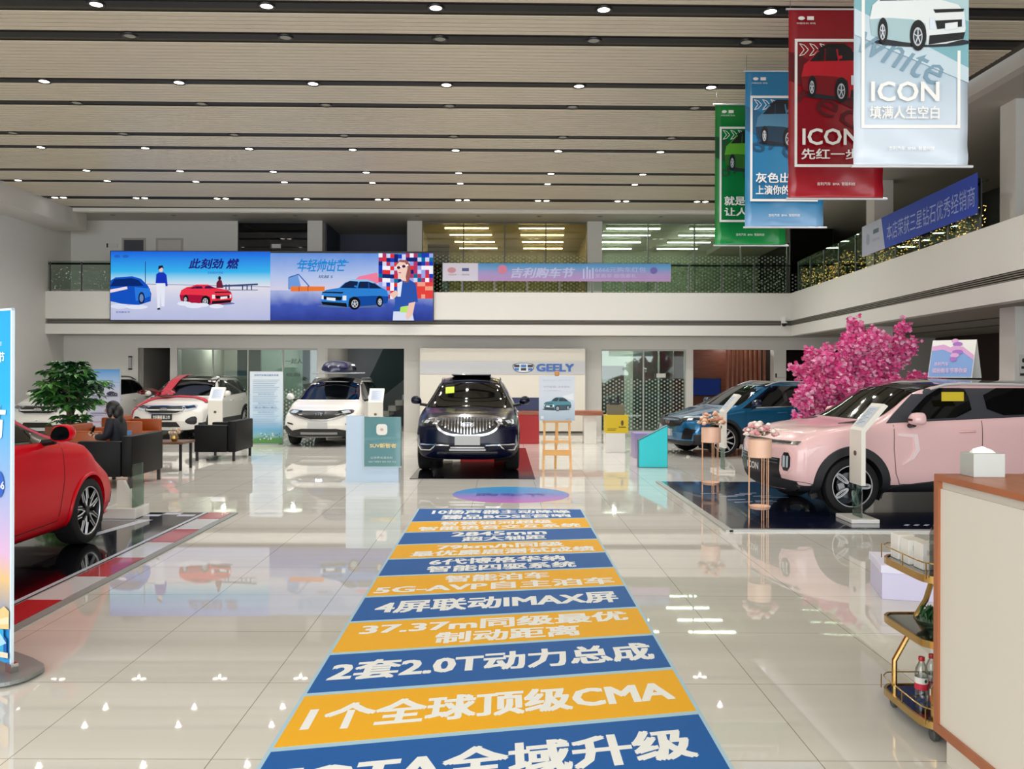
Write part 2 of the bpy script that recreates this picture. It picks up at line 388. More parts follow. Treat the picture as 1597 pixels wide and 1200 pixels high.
# what the glass and the openings show
sbox('wall_office_a', X24(276), X24(420), 31, 31.1, 0, ZS, M('office_green_grey', '#8fa39b', .7))
sbox('wall_office_b', X24(330), X24(370), 27.2, 27.3, 0, ZS, M('office_screen', '#56635f', .5))
sbox('wall_office_c', X24(452), X24(486), 26.4, 26.5, 0, ZS, M('office_blind', '#4f5f63', .6))
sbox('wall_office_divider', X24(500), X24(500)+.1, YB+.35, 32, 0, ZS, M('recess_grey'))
sbox('wall_stair_back', X24(505), X24(660), 28.6, 28.7, 0, ZS, M('stair_back_grey', '#6c7176', .7))
st = MB()
for i in range(11): st.box(-4.25+i*.22, -4.25+(i+1)*.22+.02, 26.9, 28.2, .17*i, .17*(i+1))
struct('stair_flight', st, M('stair_stone', '#9fa09c', .5))
struct('stair_glass_guard', MB().prism([(-4.3, .55), (-2.0, 2.35), (-2.0, 2.77), (-3.6, 2.77), (-4.3, 1.3)], fr_front(0, 26.85, 0), 0, .015), glassmat('smoked_guard_glass', '#c3cecd', -.1))
sbox('wall_lobby_back', X24(930), X24(1085), 30.5, 30.6, 0, ZS, M('lobby_pale_green', '#c3d3c4', .7))
sbox('wall_lobby_grey', X24(945), X24(984), 26.2, 26.35, 0, 1.95, M('lobby_grey_board', '#85837c', .6))
sbox('wall_lobby_dark', X24(1010), X24(1052), 27.5, 27.6, 0, ZS, M('lobby_dark_screen', '#5b6a62', .6))
WOODR = wood_mat('lounge_walnut', '#5d3020', '#6f3c28', (1, 1, 8))
sbox('wall_lounge_back', X24(1070), X24(1215), 26.6, 26.7, 0, ZS, WOODR)
sbox('wall_lounge_side', X24(1215), X24(1215)+.1, YB+.35, 32, 0, ZS, DARK)
wsl = MB()
for i in range(9): 
    x = X24(1141)+i*.137; wsl.box(x, x+.05, YB+.5, YB+.62, 0, ZO)
struct('wall_lounge_slats', wsl, wood_mat('slat_oak', '#8a5540', '#9b644c', (8, 8, 1)))
sbox('wall_den_back', X24(1215), 12.6, 27.5, 27.6, 0, ZS, M('den_dark_red', '#2c100d', .6))
# upper back wall
YU = 25.2
def X25(px): return XA(px, YU)
sbox('wall_upper_left', XL, X25(370), YU, YU+.2, 3.3, ZC, WHITE)
for a, b in ((480, 503), (635, 658), (915, 938)): sbox('pillar_upper', X25(a), X25(b), YU-.1, YU+.35, 3.3, ZC, WHITE)
glazing('window_3', X25(370), X25(480), YU+.06, 3.38, ZC, 1, (.1, 1.55), glassmat('dark_blue_glass', '#8c95a6', .1), fcol='#3d4046')
glazing('window_4', X25(658), X25(915), YU+.06, 3.38, ZC, 4, (.1, 1.82), glassmat('warm_grey_glass', '#e4e4d2', .1), fcol='#5b5d52')
glazing('window_5', X25(938), X25(1228), YU+.06, 3.38, ZC, 4, (.1, 1.82), glassmat('pale_green_glass', '#e2ecdf', .1), fcol='#7d8579')
glazing('window_6', X25(1232), X25(1300), YU+.06, 3.38, ZC, 1, (.1, 1.3), glassmat('black_glass', '#1c1d1c', .1), fcol='#222222')
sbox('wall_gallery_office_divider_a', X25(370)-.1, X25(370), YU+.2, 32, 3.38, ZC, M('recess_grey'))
sbox('wall_gallery_office_divider_b', X25(500), X25(500)+.1, YU+.35, 32, 3.38, ZC, M('navy_grey_wall', '#4a4e5e', .7))
sbox('wall_gallery_void_back', X25(490), X25(650), 27.6, 27.7, 3.38, ZC, M('navy_grey_wall'))
sbox('wall_gallery_office_divider_c', X25(646), X25(646)+.1, YU+.35, 32, 3.38, ZC, M('recess_grey'))
sbox('wall_gallery_office_divider_d', X25(926), X25(926)+.1, YU+.35, 32, 3.38, ZC, M('recess_grey'))
sbox('wall_gallery_office_back', X25(646), 9.3, 31, 31.1, 3.38, ZC, M('office_olive_wall', '#9a9a86', .7))
sbox('wall_gallery_office_back_left', X25(370), X25(500), 29, 29.1, 3.38, ZC, M('navy_wall', '#27324a', .7))
sbox('wall_gallery_board', X25(663), X25(698), 25.9, 26, 3.38, 5.62, M('dark_brown_board', '#3a2c24', .6))
sbox('wall_gallery_dark_end', 9.4, 9.5, YU+.2, 32, 3.38, ZC, DARK)
for i, (a, b, mt) in enumerate(((190, 227, '#44474f'), (243, 285, '#c9c6bf'))):
    d = bpy.data.objects.new('door_%d' % (i+2), None); COL.objects.link(d); d['kind'] = 'structure'; d.location = (X25((a+b)/2), YU-.01, 3.374)
    w = (X25(b)-X25(a))/2; hh = 2.3
    MB().box(-w, -w+.06, -.02, .02, 0, hh).box(w-.06, w, -.02, .02, 0, hh).box(-w+.06, w-.06, -.02, .02, hh-.06, hh).build('door_frame', M('door_casing', '#aeaba4', .5), d)
    MB().box(-w+.06, w-.06, -.012, .01, 0, hh-.06).build('door_panel', M('door'+mt, mt, .5), d)
# side gallery wall, columns
sbox('wall_side_gallery', 11.4, 11.5, -4, YU, 3.374, 6.02, M('side_gallery_dark_wall', '#2b2a26', .6))
for x, y, w, z0, z1 in ((8.24, 18.9, .42, 0, 6.05), (8.0, 13.3, .42, 0, 6.05), (11.1, 20.4, .5, 3.374, 6.02), (10.7, 16.0, .4, 3.374, 6.02)):
    sbox('pillar_side', x, x+w, y, y+w, z0, z1, WHITE)
sbox('pillar_side_plinth', 8.42, 10.2, 13.32, 13.7, 0, ZS, WHITE)
glazing('window_7', 8.45, 10.6, 13.5, 3.374, 5.95, 2, None, glassmat('olive_glass', '#a9ae9c', .1), fcol='#d0cdc4')
# ================================================================ CARS
def ftab(tab, L, sig):
    g = np.arange(-0.5, L+0.5, .01); a = np.array(tab, float); y = np.interp(g, a[:, 0], a[:, 1])
    if sig > 0:
        k = np.exp(-.5*(np.arange(-int(3*sig/.01), int(3*sig/.01)+1)*.01/sig)**2); k /= k.sum()
        y = np.convolve(np.pad(y, len(k)//2, mode='edge'), k, mode='valid')
    return lambda x: float(np.interp(x, g, y))
CLAD = M('grey_plastic_cladding', '#26272b', 0.55)
TINT = M('tinted_car_glass', '#050708', 0.04, spec=0.3)
WELL = M('wheel_well_black', '#050506', 0.9)
LAMPG = M('headlamp_lens', '#c6ced6', 0.15, 0.2, coat=1)
LAMPD = M('dark_headlamp_housing', '#14161a', 0.1, coat=1)
LED = M('white_daytime_lamp', '#ffffff', 0.2, emit=1.5)
PLATE = M('pale_blank_plate', '#b9bcbd', 0.5)
GRBLK = M('grille_black', '#0a0b0d', 0.35)
ALLOY = M('machined_alloy', '#d9dbdf', 0.3, .35)
ALLOYD = M('dark_alloy', '#2c2d31', 0.35, .7)
class Car:
    def __init__(s, name, label, spec, loc, rz, paint, group=None):
        s.sp = spec; s.L = L = spec['L']; s.W = spec['hw']; s.paint = paint
        s.root = thing(name, label, 'car', loc, rz, group)
        s.top = ftab(spec['top'], L, .06); s.belt = ftab(spec['belt'], L, .08); s.wt = ftab(spec['wt'], L, .06)
        s.pl = ftab(spec.get('plan', [(0, .96), (.6, 1), (L-.6, 1), (L, .94)]), L, .1)
        s.nz = spec['nose']; s.bow = spec.get('bow', .22); s.zb = spec.get('zb', .22)
        s.body(); s.side_cache = {}
    def nosex(s, y, z):
        a = np.array(s.nz); return s.bow*min(1.2, abs(y)/s.W)**2.6+float(np.interp(z, a[:, 0], a[:, 1]))
    def section(s, x):
        sp = s.sp; W = s.W*s.pl(x); top = s.top(x); zb = s.zb; belt = min(s.belt(x), top-.015); wt = s.wt(x)*s.W
        dr = sp.get('drop', .05); zs = zb+.62*(belt-zb); cab = max(0, min(1, (top-belt-.1)/.2))
        e = top-(dr*cab+(top-belt)*.35*(1-cab))
        P = [(0, zb), (.78*W, zb), (.93*W, zb+.05), (.985*W, zb+.17), (W, zs), (.99*W, belt-.09), (.955*W, belt), (wt, e), (.62*wt, top-.3*(top-e)), (0, top)]
        sub = [2, 2, 2, 4, 4, 3, 2+0, 8, 5, 5]
        out = []
        for i in range(len(P)-1):
            a, b = P[i], P[i+1]
            for k in range(sub[i]): t = k/sub[i]; out.append([a[0]+(b[0]-a[0])*t, a[1]+(b[1]-a[1])*t])
        out.append(list(P[-1])); o = np.array(out)
        for _ in range(2):
            n = o.copy(); n[1:-1] = .25*o[:-2]+.5*o[1:-1]+.25*o[2:]; n[0, 1] = n[1, 1]; n[-1, 1] = .5*o[-1, 1]+.5*o[-2, 1]; o = n
        return o
    def body(s):
        sp = s.sp; L = s.L; xs = list(np.arange(0, .12, .02))+list(np.arange(.12, L-.12, .03))+list(np.arange(L-.12, L+.001, .02))
        rings = []
        def ring(x, sc):
            h = s.section(x); zc = (h[0, 1]+h[-1, 1])/2
            full = [(h[i, 0], h[i, 1]) for i in range(len(h))]+[(-h[i, 0], h[i, 1]) for i in range(len(h)-2, 0, -1)]
            R = []
            for y, z in full:
                y *= sc; z = zc+(z-zc)*sc
                fx = max(0, 1-x/.9); fr_ = max(0, 1-(L-x)/.9)
                R.append((x+s.nosex(y, z)*fx-sp.get('bowr', .18)*(abs(y)/s.W)**2.6*fr_, y, z))
            return R
        for sc in (.02, .35, .65, .85): rings.append(ring(0, sc*.93))
        for x in xs:
            sc = 1-.07*max(0, 1-x/.1)**2-.07*max(0, 1-(L-x)/.1)**2
            rings.append(ring(x, sc))
        for sc in (.85, .65, .35, .02): rings.append(ring(L, sc*.93))
        n = len(rings[0]); bm = bmesh.new(); V = [[bm.verts.new(p) for p in r] for r in rings]
        hn = n//2
        for i in range(len(V)-1):
            for j in range(n):
                f = bm.faces.new((V[i][j], V[i][(j+1) % n], V[i+1][(j+1) % n], V[i+1][j])); f.smooth = True
                jj = j if j < hn else n-1-j
                f.material_index = 1 if (jj < 6+sp.get('cladrow', 1) and 4 <= i < len(V)-5) else 0
        bmesh.ops.recalc_face_normals(bm, faces=bm.faces)
        s.bvh = BVHTree.FromBMesh(bm)
        R = sp['arch']; dead = []
        for f in bm.faces:
            c = f.calc_center_median()
            for ax in sp['axles']:
                if math.hypot(c.x-ax, c.z-sp['wr']) < R and abs(c.y) > .55*s.W and c.z < sp['wr']+R+.02: dead.append(f)
        bmesh.ops.delete(bm, geom=list(set(dead)), context='FACES')
        for v in bm.verts:
            if v.is_boundary:
                for ax in sp['axles']:
                    d = math.hypot(v.co.x-ax, v.co.z-sp['wr'])
                    if abs(d-R) < .09 and abs(v.co.y) > .6*s.W and d > 1e-3: v.co.x = ax+(v.co.x-ax)*R/d; v.co.z = sp['wr']+(v.co.z-sp['wr'])*R/d
        me = bpy.data.meshes.new('body'); bm.to_mesh(me); bm.free()
        me.materials.append(s.paint); me.materials.append(sp.get('cladmat', CLAD))
        o = bpy.data.objects.new('body', me); COL.objects.link(o); o.parent = s.root; s.bodyo = o
        # wheel wells
        for ax in sp['axles']:
            for sd in (1, -1):
                w = MB(); k = 16; y0, y1 = .5*s.W*sd, .955*s.W*sd; A = [(-.15+1.3*i/k)*PI for i in range(k+1)]
                pts = [(ax+(R+.004)*math.cos(a), sp['wr']+(R+.004)*math.sin(a)) for a in A]
                w.add([(x, y0, z) for x, z in pts]+[(x, y1, z) for x, z in pts], [(i, i+1, k+2+i, k+1+i) for i in range(k)])
                w.add([(x, y0, z) for x, z in pts], [tuple(range(k+1))])
                w.build('wheel_well', WELL, s.root)
    # projection of a flat outline on to the body
    def cast(s, o, d):
        h = s.bvh.ray_cast(o, d)
        if h[0] is None: h = s.bvh.find_nearest(o+d*1.2)
        n = h[1]
        if n.dot(d) > 0: n = -n
        return h[0], n
    def frame(s, view, sd=1):
        if view == 'side': return Vector((0, 2*sd, 0)), Vector((1, 0, 0)), Vector((0, 0, 1)), Vector((0, -sd, 0))
        if view == 'front': return Vector((-1, 0, 0)), Vector((0, 1, 0)), Vector((0, 0, 1)), Vector((1, 0, 0))
        if view == 'top': return Vector((0, 0, 3)), Vector((1, 0, 0)), Vector((0, 1, 0)), Vector((0, 0, -1))
        if view == 'ws': return Vector((s.sp['cowl']-.75, 0, 0)), Vector((0, 1, 0)), Vector((0, 0, 1)), Vector((1, 0, 0))
        if view == 'corner': d = Vector((1, -.8*sd, 0)).normalized(); return Vector((-.9, 1.56*sd, 0)), Vector((.8, sd, 0)).normalized(), Vector((0, 0, 1)), d
    def patch(s, name, poly, view, mat, sd=1, off=.006, rnd=0, cell=.07, parent=None, thick=.014, label=None):
        if rnd: poly = chaikin(poly, rnd)
        O, U, Vv, D = s.frame(view, sd)
        bm = bmesh.new(); vs = [bm.verts.new((a, b, 0)) for a, b in poly]; bm.faces.new(vs)
        xs = [p[0] for p in poly]; ys = [p[1] for p in poly]
        for lo, hi, ax in ((min(xs), max(xs), 0), (min(ys), max(ys), 1)):
            k = int((hi-lo)/cell)
            for i in range(1, k+1):
                co = [0, 0, 0]; co[ax] = lo+(hi-lo)*i/(k+1); no = [0, 0, 0]; no[ax] = 1
                bmesh.ops.bisect_plane(bm, geom=bm.verts[:]+bm.edges[:]+bm.faces[:], plane_co=co, plane_no=no)
        bed = [e for e in bm.edges if e.is_boundary]
        nrm = {}
        for v in bm.verts:
            h, n = s.cast(O+U*v.co.x+Vv*v.co.y, D); nrm[v] = (h, n); v.co = h+n*off
        ex = bmesh.ops.extrude_edge_only(bm, edges=bed); bm.verts.index_update()
        old = [v for v in nrm]
        for g_ in ex['geom']:
            if isinstance(g_, bmesh.types.BMVert):
                m = min(old, key=lambda q: (q.co-g_.co).length_squared); h, n = nrm[m]; g_.co = h-n*thick
        bmesh.ops.recalc_face_normals(bm, faces=bm.faces)
        for f in bm.faces:
            if f.calc_center_median() and f.normal.dot(D) > .3: pass
        me = bpy.data.meshes.new(name); bm.to_mesh(me); bm.free(); me.materials.append(mat)
        me.polygons.foreach_set('use_smooth', [True]*len(me.polygons)); me.set_sharp_from_angle(angle=math.radians(40))
        o = bpy.data.objects.new(name, me); COL.objects.link(o); o.parent = parent or s.root
        if label: o['label'] = label
        return o
    def strip(s, mb, pts, view, w, sd=1, off=.008, closed=False, step=.05, depth=-.004):
        O, U, Vv, D = s.frame(view, sd); P = []
        if closed: pts = list(pts)+[pts[0]]
        for a, b in zip(pts[:-1], pts[1:]):
            k = max(1, int(math.hypot(b[0]-a[0], b[1]-a[1])/step))
            P += [(a[0]+(b[0]-a[0])*i/k, a[1]+(b[1]-a[1])*i/k) for i in range(k)]
        if not closed: P.append(pts[-1])
        n = len(P); vs = []; 
        for i in range(n):
            a = P[i-1] if (closed or i) else P[0]; b = P[(i+1) % n] if (closed or i < n-1) else P[-1]
            t = (b[0]-a[0], b[1]-a[1]); l = math.hypot(*t) or 1; q = (-t[1]/l*w/2, t[0]/l*w/2)
            for sg in (1, -1):
                h, nn = s.cast(O+U*(P[i][0]+sg*q[0])+Vv*(P[i][1]+sg*q[1]), D)
                vs.append(h+nn*off)
                vs.append(h+nn*depth)
        fs = []
        for i in range(n if closed else n-1):
            a = i*4; b = ((i+1) % n)*4
            fs += [(a, b, b+2, a+2), (a+1, a, b, b+1)[::-1], (a+2, a+3, b+3, b+2)[::-1]]
        mb.add(vs, fs)
    def arches(s, mat, w=.075, off=.016):
        R = s.sp['arch']; zc = s.sp['wr']
        for ax in s.sp['axles']:
            for sd in (1, -1):
                k = 28; vs = []; m = MB()
                for i in range(k+1):
                    a = (-.12+1.24*i/k)*PI; ca, sa = math.cos(a), math.sin(a)
                    r1 = R+w
                    z1 = max(zc+r1*sa, s.zb+.02)
                    h, n = s.cast(Vector((ax+r1*ca, 2*sd, z1)), Vector((0, -sd, 0)))
                    h2, n2 = s.cast(Vector((ax+(R+.01)*ca, 2*sd, max(zc+(R+.01)*sa, s.zb+.02))), Vector((0, -sd, 0)))
                    y = max(abs(h.y), .8*s.W); y2 = max(abs(h2.y), .8*s.W)
                    vs += [Vector((ax+r1*ca, sd*(y+.002), zc+r1*sa)), Vector((ax+(r1-.008)*ca, sd*(y+off), zc+(r1-.008)*sa)), Vector((ax+(R-.004)*ca, sd*(y2+off), zc+(R-.004)*sa)), Vector((ax+(R-.004)*ca, sd*(y2-.1), zc+(R-.004)*sa))]
                fs = []
                for i in range(k):
                    for j in range(3): a = i*4+j; fs.append((a, a+1, a+5, a+4))
                m.add(vs, fs); m.build('wheel_arch_trim', mat, s.root, 40)
    def wheels(s, rim, r=None):
        r = r or s.sp['wr']; proto = None; tw = .115
        for ax in s.sp['axles']:
            for sd in (1, -1):
                loc = (ax, sd*(s.W-.125), s.sp['wr'])
                if proto is None:
                    t = MB().lathe([(r*.72, .10), (r*.75, .115), (r*.86, .118), (r*.965, .10), (r, .06), (r, -.06), (r*.965, -.10), (r*.8, -.118), (r*.69, -.1)], 40, Matrix.Rotation(-PI/2, 4, 'X'), 0, False)
                    proto = t.build('wheel', TYRE, s.root, 40); wheel_rim(proto, r*.73, rim)
                    w = proto
                else:
                    w = proto.copy(); COL.objects.link(w); w.parent = s.root
                    for ch in proto.children: d = ch.copy(); COL.objects.link(d); d.parent = w
                w.location = loc; w.rotation_euler = (0, .3, 0 if sd > 0 else PI)
    def mirrors(s, x, z, y0, paint, ind=None, w=.2, tilt=0):
        for sd in (1, -1):
            m = MB(); P = chaikin([(-.11, -.07), (.08, -.075), (.11, .0), (.07, .085), (-.06, .075)], 2)
            fr = Matrix.Translation((x, sd*(y0+.12), z)) @ Matrix(((0, 0, 1, 0), (sd*1, 0, 0, 0), (0, 1, 0, 0), (0, 0, 0, 1)))
            rings = [(.55, -.07), (.86, -.045), (1, -.0), (1, .06), (.92, .075)]; n = len(P)
            vs = [fr @ Vector((a*k, b*k, d)) for k, d in rings for a, b in P]
            fs = [(i*n+j, i*n+(j+1) % n, (i+1)*n+(j+1) % n, (i+1)*n+j) for i in range(len(rings)-1) for j in range(n)]+[tuple(range(n-1, -1, -1)), tuple(range((len(rings)-1)*n, len(rings)*n))]
            m.add(vs, fs); o = m.build('wing_mirror', paint, s.root, 50)
            MB().tube([(x+.03, sd*(y0-.12), z-.1), (x+.02, sd*(y0+.06), z-.07)], [.03, .028], 8).build('mirror_foot', BLACK, o, 40)
            MB().prism([(a*.86, b*.82) for a, b in P], fr, .074, .079).build('mirror_glass', M('mirror_glass', '#2a2e33', .03, .9), o)
            if ind: MB().box(x-.074, x-.066, *sorted((sd*(y0+.06), sd*(y0+.17))), z-.02, z+.006).build('mirror_stripe', ind, o)
    def handles(s, xs, z, mat):
        for sd in (1, -1):
            for x in xs:
                h, n = s.cast(Vector((x, 2*sd, z)), Vector((0, -sd, 0)))
                MB().tube([(x-.11, h.y, z), (x-.09, h.y+sd*.025, z), (x+.09, h.y+sd*.025, z+.005), (x+.11, h.y, z+.005)], [.008, .014, .014, .008], 8).build('door_handle', mat, s.root, 50)
    def rails(s, x0, x1, yk, mat, up=.05):
        for sd in (1, -1):
            P = []
            for i in range(11):
                x = x0+(x1-x0)*i/10; h, n = s.cast(Vector((x, sd*yk, 3)), Vector((0, 0, -1))); k = min(1, min(i, 10-i)/1.5)
                P.append((x, sd*yk, h.z+up*k-.005))
            MB().tube(P, .018, 8).build('roof_rail', mat, s.root, 50)
def wheel_rim(wheel, r, kind):
    RX = Matrix.Rotation(-PI/2, 4, 'X')           # local (x, z) plane with +z -> outwards (+y)
    def fr(a): return Matrix.Rotation(-PI/2, 4, 'X') @ Matrix.Rotation(a, 4, 'Z')
    disc = MB().lathe([(.03, .0), (r*.62, .0), (r*.62, .012), (.03, .012)], 28, RX); disc.build('brake_disc', M('brake_steel', '#74767a', .35, .9), wheel, 40)
    MB().box(r*.25, r*.58, .012, .05, -.05, .07, bev=.01).build('brake_caliper', M('brake_caliper_grey', '#b3b5b8', .4, .6), wheel)
    bar = MB().lathe([(r*1.02, -.1), (r*.97, -.095), (r*.93, .0), (r*.95, .085), (r*1.0, .105), (r*1.03, .098)], 40, RX, 0, False); bar.build('rim_barrel', ALLOYD, wheel, 40)
    MB().lathe([(r*.955, .1), (r*.975, .108), (r*1.0, .107), (r*1.0, .1)], 40, RX, 0, False).build('rim_lip', ALLOY, wheel, 40)
    sp = MB(); ed = MB(); hub = MB()
    hub.lathe([(r*.2, .055), (r*.2, .085), (r*.14, .095), (0, .095)], 20, RX); 
    if kind == 'slot':
        for k in range(5):
            f = fr(2*PI*k/5+.3)
            pl = [(r*.16, -r*.075), (r*.5, -r*.115), (r*.86, -r*.125), (r*.93, 0), (r*.86, r*.125), (r*.5, r*.115), (r*.16, r*.075)]
            sp.prism(pl, f, .06, .085)
            lp = chaikin([(r*.24, -r*.09), (r*.93, -r*.125), (r*.93, r*.125), (r*.24, r*.09)], 3)
            ed.tube([f @ Vector((a, b, .088)) for a, b in lp], r*.032, 6, closed=True)
            ed.tube([f @ Vector((a*.88+r*.08, b*.4, .088)) for a, b in lp], r*.02, 6, closed=True)
    elif kind == 'y':
        for k in range(5):
            f = fr(2*PI*k/5+.31)
            for sg in (1, -1):
                pl = [(r*.1, sg*r*.03), (r*.5, sg*r*.09), (r*.95, sg*r*.36), (r*.9, sg*r*.46), (r*.42, sg*r*.2), (r*.1, sg*r*.12)]
                sp.prism(pl if sg > 0 else pl[::-1], f, .05, .088)
                ed.tube([f @ Vector((a, b, .09)) for a, b in ((r*.18, sg*r*.15), (r*.42, sg*r*.2), (r*.9, sg*r*.45))], r*.025, 6)
                ed.tube([f @ Vector((a, b, .09)) for a, b in ((r*.5, sg*r*.09), (r*.94, sg*r*.36))], r*.02, 6)
    else:
        for k in range(10):
            f = fr(2*PI*k/10)
            sp.prism([(r*.12, -r*.05), (r*.95, -r*.06), (r*.95, r*.06), (r*.12, r*.05)], f, .05, .08)
    sp.build('rim_spokes', ALLOYD if kind != 'multi' else ALLOY, wheel, 30)
    if ed.v: ed.build('spoke_edges', ALLOY, wheel, 40)
    hub.build('hub_cap', ALLOYD, wheel, 30)
def windows(c, fw, rw, pillar, qw=None, sides=(1, -1)):
    for sd in sides:
        c.patch('side_window_frame', pillar, 'side', M('gloss_black_pillar', '#101114', .12, coat=.5), sd, .004, 0)
        c.patch('side_window', fw, 'side', TINT, sd, .009, 1)
        c.patch('side_window', rw, 'side', TINT, sd, .009, 1)
        if qw: c.patch('side_window', qw, 'side', TINT, sd, .009, 1)
def emblem(c, y, z, w, view='front', mat=CHROME, x=None):
    h, n = c.cast(Vector((-1, y, z)), Vector((1, 0, 0))); fr = Matrix.Translation(h) @ Matrix(((0, 0, -1, 0), (-1, 0, 0, 0), (0, 1, 0, 0), (0, 0, 0, 1)))
    m = MB(); b = w*.36
    m.tube([fr @ Vector((p[0], p[1], .02)) for p in chaikin([(-w, b), (w, b), (w*.8, -b), (0, -b*1.35), (-w*.8, -b)], 2)], w*.08, 6, closed=True)
    for q in (-1, 0, 1): m.prism(rect(q*w*.55-w*.2, b*.1, q*w*.55+w*.2, b*.6), fr, .0, .025); m.prism(rect(q*w*.5-w*.18, -b*.75, q*w*.5+w*.18, -b*.15), fr, .0, .025)
    m.build('badge', mat, c.root, 40)
def plate(c, y, z, w, h, mat, txt=None, tm=None):
    p, n = c.cast(Vector((-1, y, z)), Vector((1, 0, 0))); x = p.x-.035
    o = MB().box(x, x+.12, y-w/2, y+w/2, z-h/2, z+h/2, bev=.006).build('number_plate', mat, c.root)
    if txt:
        t = MB(); lettering(t, txt, Matrix.Translation((x, y, z)) @ Matrix(((0, 0, -1, 0), (-1, 0, 0, 0), (0, 1, 0, 0), (0, 0, 0, 1))), -w*.42, w*.42, -h*.32, h*.32, .003); t.build('plate_lettering', tm or WP, o)
def mir(poly): return [(-a, b) for a, b in poly][::-1]

# ---- the pink boxy crossover on the right
PINK = M('pearl_pink_paint', '#efc6c7', 0.25, .0, coat=.6)
ICON = dict(L=4.35, hw=.905, wr=.345, arch=.385, axles=(.86, 3.5), zb=.24, cowl=1.15, drop=.07, bow=.2, cladrow=-1,
    top=[(0, .9), (.08, .97), (.4, 1.04), (1.12, 1.115), (1.74, 1.55), (2.1, 1.635), (3.4, 1.62), (4.05, 1.56), (4.3, 1.1), (4.35, .95)],
    belt=[(0, .86), (.15, .93), (.5, 1.0), (1.12, 1.065), (1.4, 1.105), (4.0, 1.22), (4.35, .9)],
    wt=[(0, .86), (.6, .87), (1.1, .86), (1.7, .79), (3.9, .77), (4.35, .74)], plan=[(0, .985), (.5, 1), (3.8, 1), (4.35, .96)],
    nose=[(.2, .16), (.35, .05), (.5, 0), (.8, .02), (.95, .12)])
ci = Car('car', 'pearl pink boxy crossover with black roof, parked beside copper flower stand', ICON, (3.28, 11.05, .0125), math.radians(5), PINK)
ci.arches(CLAD, .1)
ci.wheels('slot')
BL = M('gloss_black_roof', '#15161a', 0.08, coat=1)
# local -y side faces the camera (car points to -X, rotated 5 degrees): rear = +x
ci.patch('windshield', [(-.74, 1.13), (.74, 1.13), (.66, 1.54), (-.66, 1.54)], 'ws', TINT, off=.008, cell=.1)
ci.patch('roof_panel', rect(1.72, -.66, 4.02, .66), 'top', BL, off=.01, cell=.12)
GPIL = M('satin_grey_pillar', '#3c3e45', .4)
for sd in (1, -1):
    ci.patch('side_window_frame', [(1.3, 1.1), (4.12, 1.22), (4.05, 1.5), (3.9, 1.57), (1.95, 1.58), (1.8, 1.52)], 'side', GPIL, sd, .006)
    ci.patch('side_window', [(1.52, 1.135), (2.4, 1.175), (2.4, 1.5), (2.3, 1.52), (1.98, 1.52)], 'side', TINT, sd, .012, 1)
    ci.patch('side_window', [(2.6, 1.185), (3.4, 1.215), (3.4, 1.52), (2.6, 1.52)], 'side', TINT, sd, .012, 1)
    ci.patch('side_window', [(3.5, 1.22), (3.98, 1.245), (3.9, 1.5), (3.5, 1.52)], 'side', TINT, sd, .012, 1)
    m = MB()
    for pts in ([(1.38, 1.08), (1.37, .8), (1.4, .5), (1.46, .36)], [(2.5, 1.13), (2.49, .7), (2.5, .38)], [(3.42, 1.18), (3.4, .9), (3.2, .72), (3.1, .4)], [(1.46, .36), (2.5, .38), (3.1, .4)]): ci.strip(m, pts, 'side', .008, sd, .002)
    m.build('door_seam', M('seam_shadow_gap', '#3a2426', .8), ci.root)
    ci.patch('side_crease_highlight', [(1.42, .98), (1.66, .97), (1.69, .78), (1.62, .68), (1.48, .6), (1.58, .69), (1.63, .79), (1.61, .93), (1.42, .95)], 'side', M('painted_pearl_highlight', '#fbe6e7', .2, coat=1), sd, .018, 0, .05)  # paler patch: the bright highlight on the side crease, put into the colour
    ci.patch('sill_cladding', [(1.3, .26), (3.1, .26), (3.1, .42), (1.9, .40), (1.36, .34)], 'side', CLAD, sd, .02)
    lp = ci.patch('headlamp', [(-.1, .52), (.03, .52), (.03, .74), (-.1, .74)], 'corner', LAMPD, sd, .012, 1, .04)
    ci.patch('lamp_surround', chaikin([(-.36, .48), (.06, .46), (.07, .8), (-.36, .78)], 1), 'corner', PINK, sd, .006, 0, .05)
    lm = MB(); ci.strip(lm, [(-.06, .56), (-.06, .7)], 'corner', .03, sd, .02); ci.strip(lm, [(-.01, .56), (-.01, .7)], 'corner', .02, sd, .02); lm.build('lamp_element', LAMPG, ci.root)
    ci.patch('hood_vent', [(.86, sd*.52), (1.08, sd*.5), (1.12, sd*.66), (1.0, sd*.66)], 'top', BLACK, 1, .006)
ci.patch('light_bar', rect(-.82, .835, .82, .875), 'front', CHROME, off=.012, cell=.06)
ci.patch('light_bar_insert', rect(-.72, .845, .72, .865), 'front', BLACK, off=.018, cell=.06)
ci.patch('grille', rect(-.6, .42, .6, .66), 'front', GRBLK, off=.012, rnd=0, cell=.06)
gm = MB(); [ci.strip(gm, [(-.58, z), (.58, z)], 'front', .012, 1, .022) for z in (.6, .64)]; gm.build('grille_bar', STEEL, ci.root)
ci.patch('front_bumper_cladding', [(-.86, .25), (.86, .25), (.86, .4), (.6, .42), (-.6, .42), (-.86, .4)], 'front', CLAD, off=.014, cell=.06)
plate(ci, 0, .52, .44, .14, M('black_show_plate', '#22242a', .4), 'ICON')
MB().box(1.98, 2.26, -.893, -.883, 1.37, 1.48).build('window_card', M('yellow_window_card', '#d8c02a', .5), ci.root)
ci.mirrors(1.55, 1.16, .94, PINK, M('brown_red_indicator', '#5b2a2a', .3))
ci.handles((2.3, 3.2), 1.0, PINK)
ci.rails(1.95, 3.95, .69, M('white_roof_rail', '#dad7d8', .3, .3), .045)
